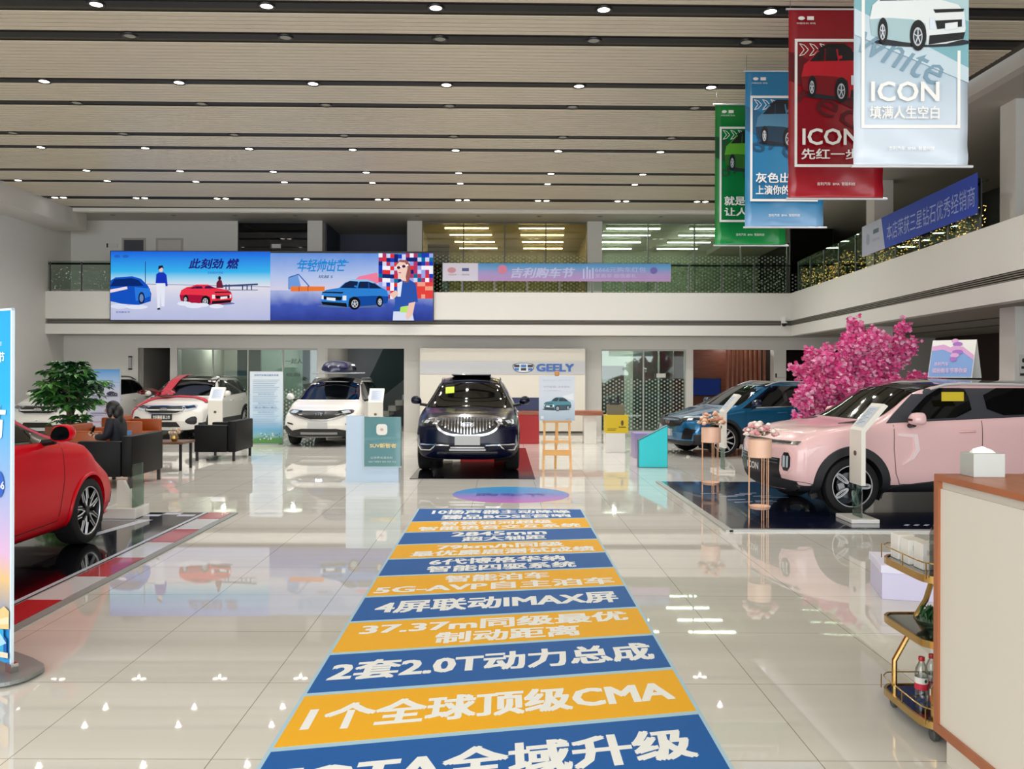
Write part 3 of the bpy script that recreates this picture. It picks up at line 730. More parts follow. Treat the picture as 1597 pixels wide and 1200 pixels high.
# ---- the dark blue SUV facing the entrance
NAVY = M('midnight_blue_paint', '#060a26', 0.2, .0, coat=.06, spec=.35)
XYL = dict(L=4.75, hw=.885, wr=.36, arch=.4, axles=(.93, 3.78), zb=.24, cowl=1.2, drop=.07, bow=.2, cladrow=1,
    top=[(0, .86), (.1, .95), (.5, 1.03), (1.2, 1.1), (1.95, 1.5), (2.5, 1.64), (3.6, 1.62), (4.4, 1.5), (4.65, 1.12), (4.75, .9)],
    belt=[(0, .82), (.2, .88), (.6, .95), (1.3, 1.04), (4.3, 1.14), (4.75, .85)],
    wt=[(0, .75), (.6, .8), (1.2, .86), (1.95, .68), (2.6, .66), (4.3, .64), (4.75, .66)],
    nose=[(.2, .2), (.32, .06), (.5, 0), (.8, .03), (.98, .14)])
cx = Car('car', 'dark blue SUV facing the entrance in the middle, with chrome ribbed grille', XYL, (-.57, 14.1, .0125), PI/2+math.radians(.5), NAVY)
cx.arches(NAVY, .03, .008); cx.wheels('multi')
cx.patch('windshield', [(-.76, 1.08), (.76, 1.08), (.54, 1.5), (-.54, 1.5)], 'ws', TINT, off=.008, cell=.1)
windows(cx, [(1.75, 1.1), (2.6, 1.12), (2.6, 1.5), (2.25, 1.48)], [(2.68, 1.12), (3.5, 1.14), (3.5, 1.5), (2.68, 1.5)], [(1.6, 1.08), (4.3, 1.16), (4.1, 1.5), (2.2, 1.52)], [(3.6, 1.15), (4.15, 1.18), (4.0, 1.45), (3.6, 1.48)])
cx.patch('roof_panel', rect(2.2, -.5, 4.0, .5), 'top', BL, off=.008, cell=.12)
MB().box(2.25, 2.85, -.38, .38, 1.655, 1.675, mat=Matrix.Translation((2.25, 0, 1.66)) @ Matrix.Rotation(.06, 4, 'Y') @ Matrix.Translation((-2.25, 0, -1.66)), bev=.006).build('sunroof', BL, cx.root)
gp = chaikin([(-.53, .95), (.53, .95), (.53, .84), (.42, .71), (.2, .655), (-.2, .655), (-.42, .71), (-.53, .84)], 2)
cx.patch('grille', gp, 'front', GRBLK, off=.012, cell=.06)
gm = MB(); cx.strip(gm, gp, 'front', .035, 1, .03, True); gm.build('grille_frame', CHROME, cx.root, 40)
gm = MB()
for k in range(-8, 9):
    if abs(k*.052) < .1: zz = (.68, .93)
    else: zz = (.69+.12*abs(k/8)**2, .925)
    cx.strip(gm, [(k*.052, zz[0]), (k*.052, zz[1])], 'front', .018, 1, .03)
gm.build('grille_rib', CHROME, cx.root, 40)
emblem(cx, 0, .835, .1)
for sd in (1, -1):
    hp = [(-.24, .8), (.02, .82), (.14, .87), (.14, .92), (-.24, .9)]
    cx.patch('headlamp', hp, 'corner', LAMPD, sd, .012, 1, .05)
    lm = MB(); cx.strip(lm, [(-.2, .86), (-.12, .86)], 'corner', .05, sd, .02); cx.strip(lm, [(-.04, .865), (.05, .87)], 'corner', .045, sd, .02); lm.build('lamp_element', LAMPG, cx.root)
    tm = MB(); cx.strip(tm, [(sd*.52, .52), (sd*.56, .47), (sd*.62, .42), (sd*.77, .42), (sd*.81, .5), (sd*.82, .66)], 'front', .018, 1, .02); cx.strip(tm, [(sd*.3, .5), (sd*.78, .51)], 'front', .018, 1, .02); tm.build('bumper_trim', CHROME, cx.root, 40)
cx.patch('lower_grille', [(-.36, .40), (.36, .40), (.3, .49), (-.3, .49)], 'front', GRBLK, off=.012)
tm = MB(); cx.strip(tm, [(-.3, .425), (.3, .425)], 'front', .03, 1, .02); cx.strip(tm, [(-.28, .465), (.28, .465)], 'front', .02, 1, .02); tm.build('lower_grille_bar', ALLOY, cx.root)
tm = MB(); cx.strip(tm, [(-.5, .365), (.5, .365)], 'front', .022, 1, .024); tm.build('skid_trim', CHROME, cx.root)
plate(cx, 0, .58, .42, .16, PLATE)
cx.mirrors(1.72, 1.19, .88, NAVY); cx.handles((2.5, 3.5), .95, CHROME); cx.rails(2.3, 4.1, .56, CHROME, .04)
sk = MB(); cx.strip(sk, [(.30, 1.375), (.46, 1.36)], 'ws', .11, 1, .016); sk.build('window_sticker', M('lime_yellow_sticker', '#c3d923', .6), cx.root)
# ---- the white people carrier with the roof box
WPAINT = M('white_car_paint', '#e9e7e1', 0.18, coat=1)
MPV = dict(L=4.7, hw=.865, wr=.335, arch=.37, axles=(.93, 3.74), zb=.2, cowl=1.0, drop=.08, bow=.24, cladrow=0,
    top=[(0, .76), (.1, .84), (.5, .95), (1.0, 1.05), (1.9, 1.48), (2.4, 1.6), (3.8, 1.6), (4.45, 1.5), (4.65, 1.0), (4.7, .85)],
    belt=[(0, .72), (.2, .8), (.6, .9), (1.1, 1.0), (4.3, 1.08), (4.7, .85)],
    wt=[(0, .75), (.6, .8), (1.0, .88), (1.9, .76), (2.5, .74), (4.4, .72), (4.7, .7)],
    nose=[(.18, .14), (.3, .05), (.5, 0), (.75, .06), (.92, .22)])
cm = Car('car', 'white people carrier with a dark blue roof box on its roof', MPV, (-4.2, 19.5, 0), PI/2, WPAINT)
cm.arches(WPAINT, .03, .006); cm.wheels('multi')
cm.patch('windshield', [(-.74, 1.06), (.74, 1.06), (.6, 1.47), (-.6, 1.47)], 'ws', TINT, off=.008, cell=.1)
cm.patch('roof_panel', rect(1.98, -.6, 4.3, .6), 'top', BL, off=.008, cell=.12)
windows(cm, [(1.55, 1.06), (2.5, 1.08), (2.5, 1.45), (2.1, 1.42)], [(2.6, 1.08), (3.4, 1.1), (3.4, 1.46), (2.6, 1.46)], [(1.35, 1.04), (4.45, 1.11), (4.3, 1.45), (2.1, 1.48)], [(3.5, 1.1), (4.3, 1.12), (4.2, 1.4), (3.5, 1.46)])
gp = [(-.62, .82), (.62, .82), (.5, .72), (.2, .64), (-.2, .64), (-.5, .72)]
cm.patch('grille', gp, 'front', GRBLK, off=.012, cell=.06); gm = MB(); cm.strip(gm, [(-.6, .74), (-.4, .67), (-.18, .62), (.18, .62), (.4, .67), (.6, .74)], 'front', .025, 1, .024); gm.build('grille_trim', CHROME, cm.root, 40)
emblem(cm, 0, .76, .09)
for sd in (1, -1):
    cm.patch('headlamp', [(-.22, .72), (.1, .76), (.24, .84), (.0, .84), (-.22, .82)], 'corner', LAMPD, sd, .012, 1, .05)
    lm = MB(); cm.strip(lm, [(-.14, .78), (.06, .8)], 'corner', .05, sd, .02); lm.build('lamp_element', LAMPG, cm.root)
    cm.patch('bumper_side_intake', [(sd*.52, .28), (sd*.78, .5), (sd*.82, .44), (sd*.8, .3), (sd*.7, .3)] if sd > 0 else [(sd*.7, .3), (sd*.8, .3), (sd*.82, .44), (sd*.78, .5), (sd*.52, .28)], 'front', GRBLK, 1, .012)
    fm_ = MB(); cm.strip(fm_, [(sd*.6, .52), (sd*.74, .55)], 'front', .03, 1, .016); fm_.build('bumper_slash', GRBLK, cm.root)
cm.patch('lower_grille', [(-.68, .24), (.68, .24), (.72, .36), (.4, .42), (-.4, .42), (-.72, .36)], 'front', GRBLK, off=.012)
gm = MB(); cm.strip(gm, [(-.42, .32), (.42, .32)], 'front', .05, 1, .018); gm.build('lower_grille_bar', STEEL, cm.root)
plate(cm, .02, .5, .44, .15, PLATE)
cm.mirrors(1.45, 1.12, .87, WPAINT); cm.handles((2.4, 3.3), .92, WPAINT); cm.rails(2.1, 4.2, .6, STEEL, .05)
# ---- the white SUV dressed with a ribbon, and its fellow behind the plant
HAO = dict(L=4.75, hw=.92, wr=.36, arch=.4, axles=(.92, 3.73), zb=.25, cowl=1.15, drop=.07, bow=.24, cladrow=1,
    top=[(0, .78), (.1, .88), (.5, .99), (1.15, 1.08), (1.95, 1.52), (2.5, 1.63), (3.8, 1.62), (4.4, 1.52), (4.65, 1.1), (4.75, .9)],
    belt=[(0, .74), (.2, .84), (.6, .93), (1.2, 1.03), (4.3, 1.12), (4.75, .9)],
    wt=[(0, .76), (.6, .8), (1.15, .87), (1.95, .74), (2.6, .72), (4.3, .7), (4.75, .7)],
    nose=[(.2, .16), (.32, .05), (.5, 0), (.78, .05), (.94, .2)])
def white_suv(label, loc, rz):
    k = Car('car', label, HAO, loc, rz, WPAINT)
    k.arches(CLAD, .05, .012); k.wheels('multi')
    k.patch('windshield', [(-.78, 1.1), (.78, 1.1), (.62, 1.51), (-.62, 1.51)], 'ws', TINT, off=.008, cell=.1)
    k.patch('sunroof', rect(2.1, -.45, 3.4, .45), 'top', BL, off=.008, cell=.12)
    windows(k, [(1.7, 1.08), (2.55, 1.1), (2.55, 1.5), (2.2, 1.46)], [(2.65, 1.1), (3.45, 1.12), (3.45, 1.5), (2.65, 1.5)], [(1.55, 1.06), (4.45, 1.15), (4.2, 1.5), (2.15, 1.51)], [(3.55, 1.12), (4.25, 1.16), (4.1, 1.44), (3.55, 1.48)])
    gp = [(-.5, .86), (.5, .86), (.46, .74), (.3, .69), (-.3, .69), (-.46, .74)]
    k.patch('grille', gp, 'front', GRBLK, off=.012, rnd=1, cell=.06); gm = MB(); k.strip(gm, gp, 'front', .02, 1, .02, True); gm.build('grille_frame', CHROME, k.root, 40)
    emblem(k, 0, .79, .09)
    for sd in (1, -1):
        k.patch('headlamp', [(-.26, .74), (.05, .78), (.2, .9), (-.1, .88), (-.22, .85)], 'corner', LAMPG, sd, .012, 1, .05)
        lm = MB(); k.strip(lm, [(-.16, .82), (.08, .85)], 'corner', .05, sd, .02); lm.build('lamp_element', LAMPD, k.root)
        k.patch('fog_lamp_recess', [(sd*.5, .5), (sd*.62, .6), (sd*.78, .62), (sd*.78, .42), (sd*.6, .42)][::sd], 'front', GRBLK, 1, .012, 1)
    k.patch('lower_grille', [(-.4, .36), (.4, .36), (.32, .48), (-.32, .48)], 'front', GRBLK, off=.012)
    tm = MB(); k.strip(tm, [(-.8, .36), (-.5, .32), (.5, .32), (.8, .36)], 'front', .03, 1, .016); tm.build('bumper_trim', ALLOY, k.root)
    k.mirrors(1.6, 1.15, .93, WPAINT); k.handles((2.45, 3.4), .95, WPAINT); k.rails(2.2, 4.2, .6, STEEL, .035)
    return k
ch = white_suv('white SUV draped with a red ribbon and bow over its bonnet', (-8.35, 21.0, 0), PI/2)
plate(ch, 0.03, .6, .5, .15, M('black_show_plate'), '吉利豪越 新上市')
tm = MB(); ch.strip(tm, [(.5, 1.16), (.25, 1.16)], 'ws', .1, 1, .014); tm.build('dashboard_card', M('pale_blue_card', '#9fb7cf', .6), ch.root)
cw = white_suv('white SUV parked by the left wall, half hidden behind the potted tree', (-11.25, 20.6, 0), PI/2)
# ---- the red saloon on the chequered mat
RED = M('racing_red_paint', '#d2001a', 0.28, .0, coat=.07, spec=.16)
EMG = dict(L=4.6, hw=.9, wr=.325, arch=.355, axles=(.86, 3.5), zb=.17, cowl=1.2, drop=.06, bow=.3, cladrow=0, cladmat=RED,
    top=[(0, .66), (.15, .8), (.5, .92), (1.25, 1.07), (1.95, 1.43), (2.5, 1.5), (3.4, 1.45), (4.2, 1.1), (4.6, .95)],
    belt=[(0, .62), (.2, .76), (.6, .9), (.9, .98), (1.3, 1.02), (1.6, 1.05), (4.0, 1.1), (4.6, .9)],
    wt=[(0, .72), (.6, .8), (1.25, .9), (1.95, .7), (2.8, .64), (4.0, .66), (4.6, .7)], plan=[(0, .93), (.5, .99), (1, 1), (3.9, 1), (4.6, .94)],
    nose=[(.15, .1), (.25, .02), (.45, 0), (.62, .06), (.8, .22)])
cr = Car('car', 'red saloon on the chequered mat, facing away from the entrance', EMG, (-4.95, 9.27, .0135), -PI/2, RED)
cr.arches(RED, .025, .014); cr.wheels('y')
cr.patch('windshield', [(-.72, 1.09), (.72, 1.09), (.54, 1.4), (-.54, 1.4)], 'ws', TINT, off=.008, cell=.1)
for sd in (1, -1):
    cr.patch('side_window_frame', [(1.46, 1.05), (3.95, 1.12), (3.5, 1.34), (2.9, 1.38), (2.25, 1.36), (2.05, 1.32)], 'side', BL, sd, .004)
    cr.patch('side_window', [(1.6, 1.075), (2.6, 1.1), (2.6, 1.35), (2.15, 1.33)], 'side', TINT, sd, .009, 1)
    cr.patch('side_window', [(2.7, 1.09), (3.7, 1.12), (3.3, 1.32), (2.7, 1.35)], 'side', TINT, sd, .009, 1)
    m = MB()
    for pts in ([(1.38, 1.03), (1.36, .7), (1.44, .32)], [(2.62, 1.07), (2.62, .3)], [(1.44, .32), (2.62, .3)]): cr.strip(m, pts, 'side', .008, sd, .002)
    m.build('door_seam', M('red_seam_gap', '#3d040a', .8), cr.root)
    hp = cr.patch('headlamp', [(-.28, .66), (.02, .7), (.22, .82), (.0, .8), (-.28, .74)], 'corner', LAMPG, sd, .012, 1, .05)
    cr.patch('bumper_side_intake', [(sd*.6, .3), (sd*.8, .28), (sd*.82, .48), (sd*.7, .5)][::sd], 'front', GRBLK, 1, .01, 1)
    cr.patch('bumper_lip', [(-.3, .17), (.3, .2), (.36, .3), (.2, .24), (-.3, .22)], 'corner', RED, sd, .03, 0, .06)
cr.patch('grille', [(-.5, .66), (.5, .66), (.4, .48), (-.4, .48)], 'front', GRBLK, off=.012, rnd=1)
emblem(cr, 0, .6, .09); plate(cr, 0, .36, .44, .14, PLATE)
cr.mirrors(1.62, 1.14, .9, RED); cr.handles((2.5, 3.5), .92, RED)
# ---- the blue SUV behind the flower stands
BLUE = M('ocean_blue_metallic', '#176b9b', 0.16, .45, coat=1)
BIN = dict(L=4.35, hw=.9, wr=.34, arch=.385, axles=(.86, 3.46), zb=.22, cowl=1.02, drop=.06, bow=.26, cladrow=2,
    top=[(0, .74), (.1, .82), (.4, .9), (1.05, 1.02), (1.85, 1.46), (2.3, 1.56), (3.0, 1.55), (3.8, 1.42), (4.2, 1.1), (4.35, .9)],
    belt=[(0, .7), (.2, .78), (.6, .88), (1.1, .95), (1.5, .99), (3.9, 1.1), (4.35, .88)],
    wt=[(0, .74), (.6, .8), (1.05, .88), (1.85, .72), (2.5, .69), (3.9, .68), (4.35, .7)],
    nose=[(.18, .14), (.3, .05), (.5, 0), (.75, .05), (.9, .2)])
cb = Car('car', 'metallic blue SUV on the right behind the copper flower stands', BIN, (3.5, 18.1, 0), math.radians(15), BLUE)
cb.arches(CLAD, .06, .014); cb.wheels('multi')
cb.patch('windshield', [(-.76, 1.05), (.76, 1.05), (.6, 1.45), (-.6, 1.45)], 'ws', TINT, off=.008, cell=.1)
windows(cb, [(1.5, 1.02), (2.3, 1.04), (2.3, 1.44), (2.05, 1.41)], [(2.4, 1.05), (3.2, 1.08), (3.1, 1.42), (2.4, 1.45)], [(1.3, .99), (4.0, 1.12), (3.6, 1.38), (3.0, 1.46), (2.1, 1.46)], [(3.3, 1.09), (3.8, 1.12), (3.5, 1.36), (3.28, 1.4)])
cb.patch('roof_panel', rect(2.0, -.5, 3.5, .5), 'top', BL, off=.008, cell=.12)
cb.patch('grille', [(-.55, .78), (.55, .78), (.45, .6), (-.45, .6)], 'front', GRBLK, off=.012, rnd=1); emblem(cb, 0, .7, .09)
for sd in (1, -1):
    cb.patch('headlamp', [(-.25, .72), (.05, .74), (.24, .8), (.2, .83), (-.25, .8)], 'corner', LAMPD, sd, .012, 1, .05)
    lm = MB(); cb.strip(lm, [(-.2, .79), (.2, .815)], 'corner', .022, sd, .02); cb.strip(lm, [(-.08, .755), (.04, .765)], 'corner', .04, sd, .02); lm.build('lamp_element', LAMPG, cb.root)
    cb.patch('bumper_side_intake', [(sd*.5, .36), (sd*.74, .36), (sd*.84, .56), (sd*.62, .6)][::sd], 'front', GRBLK, 1, .012)
    m = MB()
    for pts in ([(1.36, .97), (1.35, .6), (1.42, .36)], [(2.35, 1.02), (2.35, .36)], [(3.28, 1.05), (3.2, .75), (3.05, .4)]): cb.strip(m, pts, 'side', .008, sd, .002)
    m.build('door_seam', M('blue_seam_gap', '#04131f', .8), cb.root)
    cm_ = MB(); cb.strip(cm_, [(1.5, 1.0), (2.6, 1.03), (3.9, 1.1)], 'side', .02, sd, .012); cm_.build('window_trim', CHROME, cb.root)
cb.patch('front_bumper_cladding', [(-.8, .22), (.8, .22), (.78, .32), (-.78, .32)], 'front', CLAD, off=.014)
plate(cb, 0, .48, .44, .14, PLATE)
cb.mirrors(1.5, 1.1, .9, M('navy_mirror_shell', '#0b1a3a', .2, coat=1)); cb.handles((2.2, 3.1), .9, BLUE); cb.rails(2.0, 3.7, .56, M('silver_roof_rail', '#d5d8da', .3, .5), .04)
# ================================================================ FLOOR GRAPHICS
DBLUE = M('decal_blue', '#0059a6', .45, spec=.14); DYEL = M('decal_yellow', '#f0b000', .45, spec=.14); DEDGE = M('decal_pale_edge', '#a9cbdc', .45, spec=.14); DTXT = M('decal_lettering_white', '#eef0ee', .45, spec=.14)
dec = thing('floor_decal', 'long floor strip of alternating blue and yellow bands with white Chinese lettering', 'floor sticker', (0, 0, 0))
DXL, DXR = -1.03, .985
def dl(k): return 3.84+.657*k
def drr(k): return 4.28+.642*k
DF = Matrix.Translation((0, 0, 0))
MB().prism([(DXL-.02, .8), (DXR+.02, .8), (DXR+.02, 10.7), (DXL-.02, 10.7)], DF, .0004, .0012).build('backing_film', DEDGE, dec)
LINES = {-2: [('智能座舱', .1, .9)], -1: [('全新平台', .1, .9)], 0: [('FOTA全域升级', .03, .95)], 1: [('1个全球顶级CMA', .035, .965)], 2: [('2套2.0T动力总成', .03, .97)], 3: [('37.37m同级最优', .05, .95), ('制动距离', .30, .77)], 4: [('4屏联动IMAX屏', .06, .95)],
    5: [('智能泊车', .28, .71), ('5G-AVP自主泊车', .02, .97)], 6: [('6代博格华纳', .19, .80), ('智能四驱系统', .19, .84)], 7: [('79km/h同级', .2, .82), ('最优麋鹿测试成绩', .09, .96)], 8: [('2845mm', .25, .75), ('超大轴距', .31, .74)],
    9: [('智慧银河超级', .17, .8), ('智能语音交互系统', .06, .95)], 10: [('10扬声器主动降噪', .09, .93), ('臻品BOSE音响', .16, .92)]}
for k in range(-2, 11):
    a0, a1, b0, b1 = dl(k-1)+.022, dl(k)-.022, drr(k-1)+.022, drr(k)-.022
    if k == 10: a1 = b1 = 10.68
    if k < 0 and k == -2: a0 = b0 = .85
    blue = k % 2 == 0
    stp = MB().prism([(DXL, a0), (DXR, b0), (DXR, b1), (DXL, a1)], DF, .0012, .0018).build('blue_band' if blue else 'yellow_band', DBLUE if blue else DYEL, dec)
    if k < 0: continue
    t = MB(); ln = LINES[k]; n = len(ln)
    for i, (s_, x0, x1) in enumerate(ln):
        vs, fs = text_mesh(s_, .036); lo, hi = vs.min(0), vs.max(0); P = []
        v0, v1 = ((.24, .78) if n == 1 else ((.53, .92), (.08, .47))[i])
        for vi, v in enumerate(vs):
            u_ = x0+(x1-x0)*(v[0]-lo[0])/(hi[0]-lo[0]); w_ = v0+(v1-v0)*(v[1]-lo[1])/(hi[1]-lo[1])
            p0 = a0+(b0-a0)*u_; p1 = a1+(b1-a1)*u_
            P.append((DXL+(DXR-DXL)*u_, p0+(p1-p0)*w_, .0022+vi//(len(vs)//5)*.0001))
        t.add(P, fs)
    t.build('band_lettering', DTXT, stp)
el = MB().prism(ell(0, 0, .82, .8, 48), Matrix.Identity(4), .0005, .0015)
o = el.build('floor_sticker', grad_mat('round_sticker_print', [(0, '#c86fc8'), (.4, '#8d7fd6'), (.6, '#3f8fd8'), (1, '#3aa0dc')], 1, -.8, .8, rough=.25)); o.location = (.13, 12.0, 0)
tag(o, 'round blue and violet floor sticker in front of the dark blue SUV', 'floor sticker')
t = MB(); lettering(t, '购车节', Matrix.Identity(4), -.5, .5, -.2, .1, .002); t.build('sticker_lettering', M('sticker_ink', '#3a3f9c', .3), o)
o = MB().box(-1.48, .54, 13.7, 19.4, 0, .012, bev=.004).build('display_mat', M('dark_gloss_mat', '#0a0b14', .12, coat=.5)); tag(o, 'black glossy mat under the dark blue SUV', 'mat')
# racing mat
rm = thing('display_mat', 'black racing mat with red and white kerb border under the red saloon', 'mat', (0, 0, 0))
MXR, MYF, MXL, MYN = -3.18, 10.3, -7.2, 2.4
MB().prism([(MXL, MYN), (MXR, MYN), (MXR, MYF), (MXL, MYF)], DF, 0, .006).prism([(MXR-.07, MYN), (MXR, MYN), (MXR, MYF), (MXR-.07, MYF)], DF, .006, .012).build('mat_base', M('mat_grey_edge', '#8a8d8c', .4), rm)
MB().prism([(MXL, MYN), (MXR-.36, MYN), (MXR-.36, MYF), (MXL, MYF)], DF, .006, .011).build('black_field', M('mat_black_field', '#07080f', .1, coat=.6), rm)
kb = MB(); y = MYF; i = 0; yy = [10.3, 9.84, 9.2, 8.48, 7.78, 7.05, 6.33, 5.62, 4.9, 4.2, 3.5, 2.8, 2.4]
for a, b in zip(yy[:-1], yy[1:]):
    kb.prism([(MXR-.34, b-.0), (MXR-.08, b), (MXR-.08, a), (MXR-.34, a)], DF, .006, .011, i % 2); i += 1
kb.build('kerb_border', [M('kerb_red', '#b3151f', .25, coat=.4), M('kerb_white', '#d5d8dc', .25, coat=.4, var=.05, vscale=60)], rm)
MB().prism([(MXR-.41, MYN), (MXR-.37, MYN), (MXR-.37, MYF), (MXR-.41, MYF)], DF, .011, .013).prism([(-5.2, 9.78), (-4.0, 9.78), (-4.25, 8.6), (-4.33, 8.6), (-4.14, 9.72), (-5.2, 9.72)], DF, .011, .013).build('white_line', M('mat_white_line', '#c6cad8', .25), rm)
ck = MB()
for i in range(14):
    for j in range(2):
        if (i+j) % 2: ck.prism(rect(MXR-.65-i*.2, MYF-.04-(j+1)*.12, MXR-.45-i*.2, MYF-.04-j*.12), DF, .011, .013)
ck.build('chequer', M('mat_white_line'), rm)
# pink car's mat
pm = thing('display_mat', 'navy mat with aluminium edge under the pink crossover', 'mat', (0, 0, 0))
MB().box(2.5, 8.6, 9.28, 13.4, 0, .012).build('mat_field', M('navy_gloss_mat', '#141a33', .15, coat=.5), pm)
MB().box(2.46, 8.6, 9.2, 9.285, 0, .02).box(2.42, 2.5, 9.2, 13.4, 0, .018).build('edge_strip', M('aluminium_edge', '#b9bbb8', .35, .6), pm)
ws = MB(); random.seed(3)
for i in range(14):
    x, y = 2.8+random.random()*.9, 11.2+random.random()*1.0; ws.prism([(x, y), (x+.25, y+.05), (x+.25, y+.075), (x, y+.03)], DF, .012, .0135)
for i in range(8): ws.prism([(4.5+i*.11, 9.55), (4.56+i*.11, 9.62), (4.6+i*.11, 9.6), (4.54+i*.11, 9.53)], DF, .012, .0135)
ws.build('white_script', M('mat_script', '#aeb6cc', .3), pm)
# ================================================================ STANDS AND SIGNS
def kiosk(loc, rz, label):
    k = thing('price_stand', label, 'price stand', loc, rz, 'white price stands')
    MB().box(-.23, .23, -.16, .16, 0, .045, bev=.006).build('base', WP, k)
    MB().box(-.13, .13, -.006, .006, .045, .5).build('glass_plate', glassmat('stand_glass', '#c9dcd2', .12), k)
    pf = [(-.025, .42), (.025, .42), (.025, 1.03), (.28, 1.33), (.235, 1.355), (-.025, 1.05)]
    FX = Matrix(((0, 0, 1, 0), (1, 0, 0, 0), (0, 1, 0, 0), (0, 0, 0, 1)))
    MB().prism(pf, FX, -.165, .165).build('slab', M('stand_ivory', '#e9e6dc', .35), k)
    d = Vector((0, .26, .305)).normalized(); nrm = Vector((0, -d.z, d.y)); fr = Matrix.Translation((0, -.025, 1.05)) @ Matrix(((1, 0, 0, 0), (0, d.y, nrm.y, 0), (0, d.z, nrm.z, 0), (0, 0, 0, 1)))
    s_ = MB().flat(rect(-.125, .05, .125, .35), fr, .003).build('screen_sheet', M('pale_blue_sheet', '#c3cddd', .3), k)
    tl = MB()
    for i in range(12): tl.flat(rect(-.1, .08+i*.021, -.02+.1*((i*7) % 3)/2, .086+i*.021), fr, .005)
    tl.build('printed_lines', M('sheet_grey_print', '#8d98ab', .5), s_)
    bg_ = MB(); bg_.prism(ell(0, .78, .035, .03, 8), fr_front(0, -.026, 0), 0, .006); bg_.build('badge', M('stand_badge', '#6b5a44', .3, .7), k)
    return k
kiosk((4.12, 9.88, .0125), -PI/2, 'white price stand on clear glass foot before the pink front wheel')
kiosk((3.86, 14.9, 0), -PI/2, 'white price stand beside the front wheel of the blue SUV')
kiosk((-2.83, 19.1, 0), 0, 'white price stand between the L-shaped sign and white people carrier')
kiosk((-6.72, 20.0, 0), 0, 'white price stand beside the ribbon-draped white SUV')
k = thing('glass_stand', 'white stand base with a clear glass upright behind the nose of the red saloon', 'stand', (-4.4, 10.0, .0135))
MB().box(-.2, .19, -.2, .2, 0, .12, bev=.006).build('base', WP, k); MB().box(.13, .142, -.15, .15, .12, .62).build('glass_plate', glassmat('stand_glass'), k); MB().prism([(-.1, .12), (.12, .12), (-.02, .42), (-.1, .42)], fr_front(0, 0, 0), -.03, .03).build('white_wedge', WP, k)
# copper flower stands
def flower_stand(loc, label, fl_cols, seed):
    k = thing('flower_stand', label, 'flower stand', loc, 0, None)
    MB().lathe([(.13, .72), (.135, .725), (.135, .93), (.125, .93), (.125, .74)], 28).build('pot', M('peach_copper_pot', '#f3c8ae', .4, .05), k, 40)
    for i in range(3):
        a = 2*PI*i/3+.5; x, y = .125*math.cos(a), .125*math.sin(a)
        MB().tube([(x-.012*math.sin(a), y+.012*math.cos(a), .85), (x-.012*math.sin(a), y+.012*math.cos(a), .004), (x+.012*math.sin(a), y-.012*math.cos(a), .004), (x+.012*math.sin(a), y-.012*math.cos(a), .85)], .005, 6).build('leg', COPPER, k)
    MB().lathe([(0, .12), (.11, .12), (.125, .155), (.118, .155), (.105, .13), (0, .13)], 24).build('lower_tray', M('peach_copper_pot'), k, 40)
    rnd = random.Random(seed); mats = [M('bloom'+c, c, .6) for c in fl_cols]; f = MB()
    for i in range(58):
        a = rnd.random()*2*PI; q = math.sqrt(rnd.random())*.19; z = .94+.22*(1-(q/.23)**2)*rnd.uniform(.55, 1.05); r = rnd.uniform(.02, .034)
        mi = rnd.randrange(len(mats))
        f.ball((q*math.cos(a), q*math.sin(a), z), r, r, r*.85, 8, mi)
        for p in range(6):
            b = 2*PI*p/6; f.ball((q*math.cos(a)+r*.75*math.cos(b), q*math.sin(a)+r*.75*math.sin(b), z-.004), r*.5, r*.5, r*.4, 6, mi)
    f.build('blossoms', mats, k, 60)
    lf = MB()
    for i in range(30):
        a = rnd.random()*2*PI; q = .07+.11*rnd.random(); lf.flat([(q, -.015), (q+.05, 0), (q, .015)], Matrix.Translation((0, 0, .94)) @ Matrix.Rotation(a, 4, 'Z') @ Matrix.Rotation(-.5, 4, 'Y'))
    lf.build('leaves', M('stand_leaf_green', '#5b6b3c', .6), k)
    return k
flower_stand((3.02, 9.98, .0085), 'tall copper flower stand of pink and white blooms, nearer the entrance', ['#f0d9d3', '#e8b6b4', '#f6efe6', '#d98f95'], 1)
flower_stand((2.98, 12.15, .0085), 'copper flower stand of peach blooms in front of the blue SUV', ['#e9c3a4', '#f0ddc8', '#c98f6f', '#e7ae92'], 5)
# cyan sloped sign
k = thing('sloped_sign', 'cyan sloped standing sign in front of the blue SUV nose', 'sign', (2.75, 15.5, 0), 0)
MB().prism([(-.265, 0), (.265, 0), (.265, .77), (-.265, .5)], fr_front(0, 0, 0), -.16, 0).build('sign_body', M('dark_teal_side', '#2b6a78', .4), k)
MB().prism([(-.255, .01), (.255, .01), (.255, .75), (-.255, .487)], fr_front(0, 0, 0), .0, .012).build('sign_face', M('bright_cyan_face', '#35d3df', .35), k)
# boxes by the glass doors
o = MB().box(2.24, 2.66, 18.4, 18.82, 0, .42, bev=.004).build('plinth', WP); tag(o, 'white square plinth carrying the yellow box', 'plinth')
k = thing('box', 'yellow printed box on the white plinth', 'box', (2.48, 18.62, .42), 0)
MB().box(-.235, .25, -.2, .2, 0, .39, bev=.003).build('carton', M('yellow_card', '#e0c21a', .5), k)
p_ = MB(); p_.prism(rect(.04, .12, .2, .14), fr_front(0, -.2, 0), 0, .002).prism(rect(-.2, .06, -.02, .07), fr_front(0, -.2, 0), 0, .002).prism(rect(-.2, .09, .0, .1), fr_front(0, -.2, 0), 0, .002).prism(ell(.12, .22, .03, .06), fr_front(0, -.2, 0), 0, .002); p_.build('black_print', M('box_print', '#5b4d0c', .5), k)
o = MB().box(2.3, 2.66, 18.48, 18.74, .81, 1.03, bev=.003).build('box', M('olive_grey_carton', '#75705a', .6)); tag(o, 'grey-brown carton on top of the yellow box', 'box')
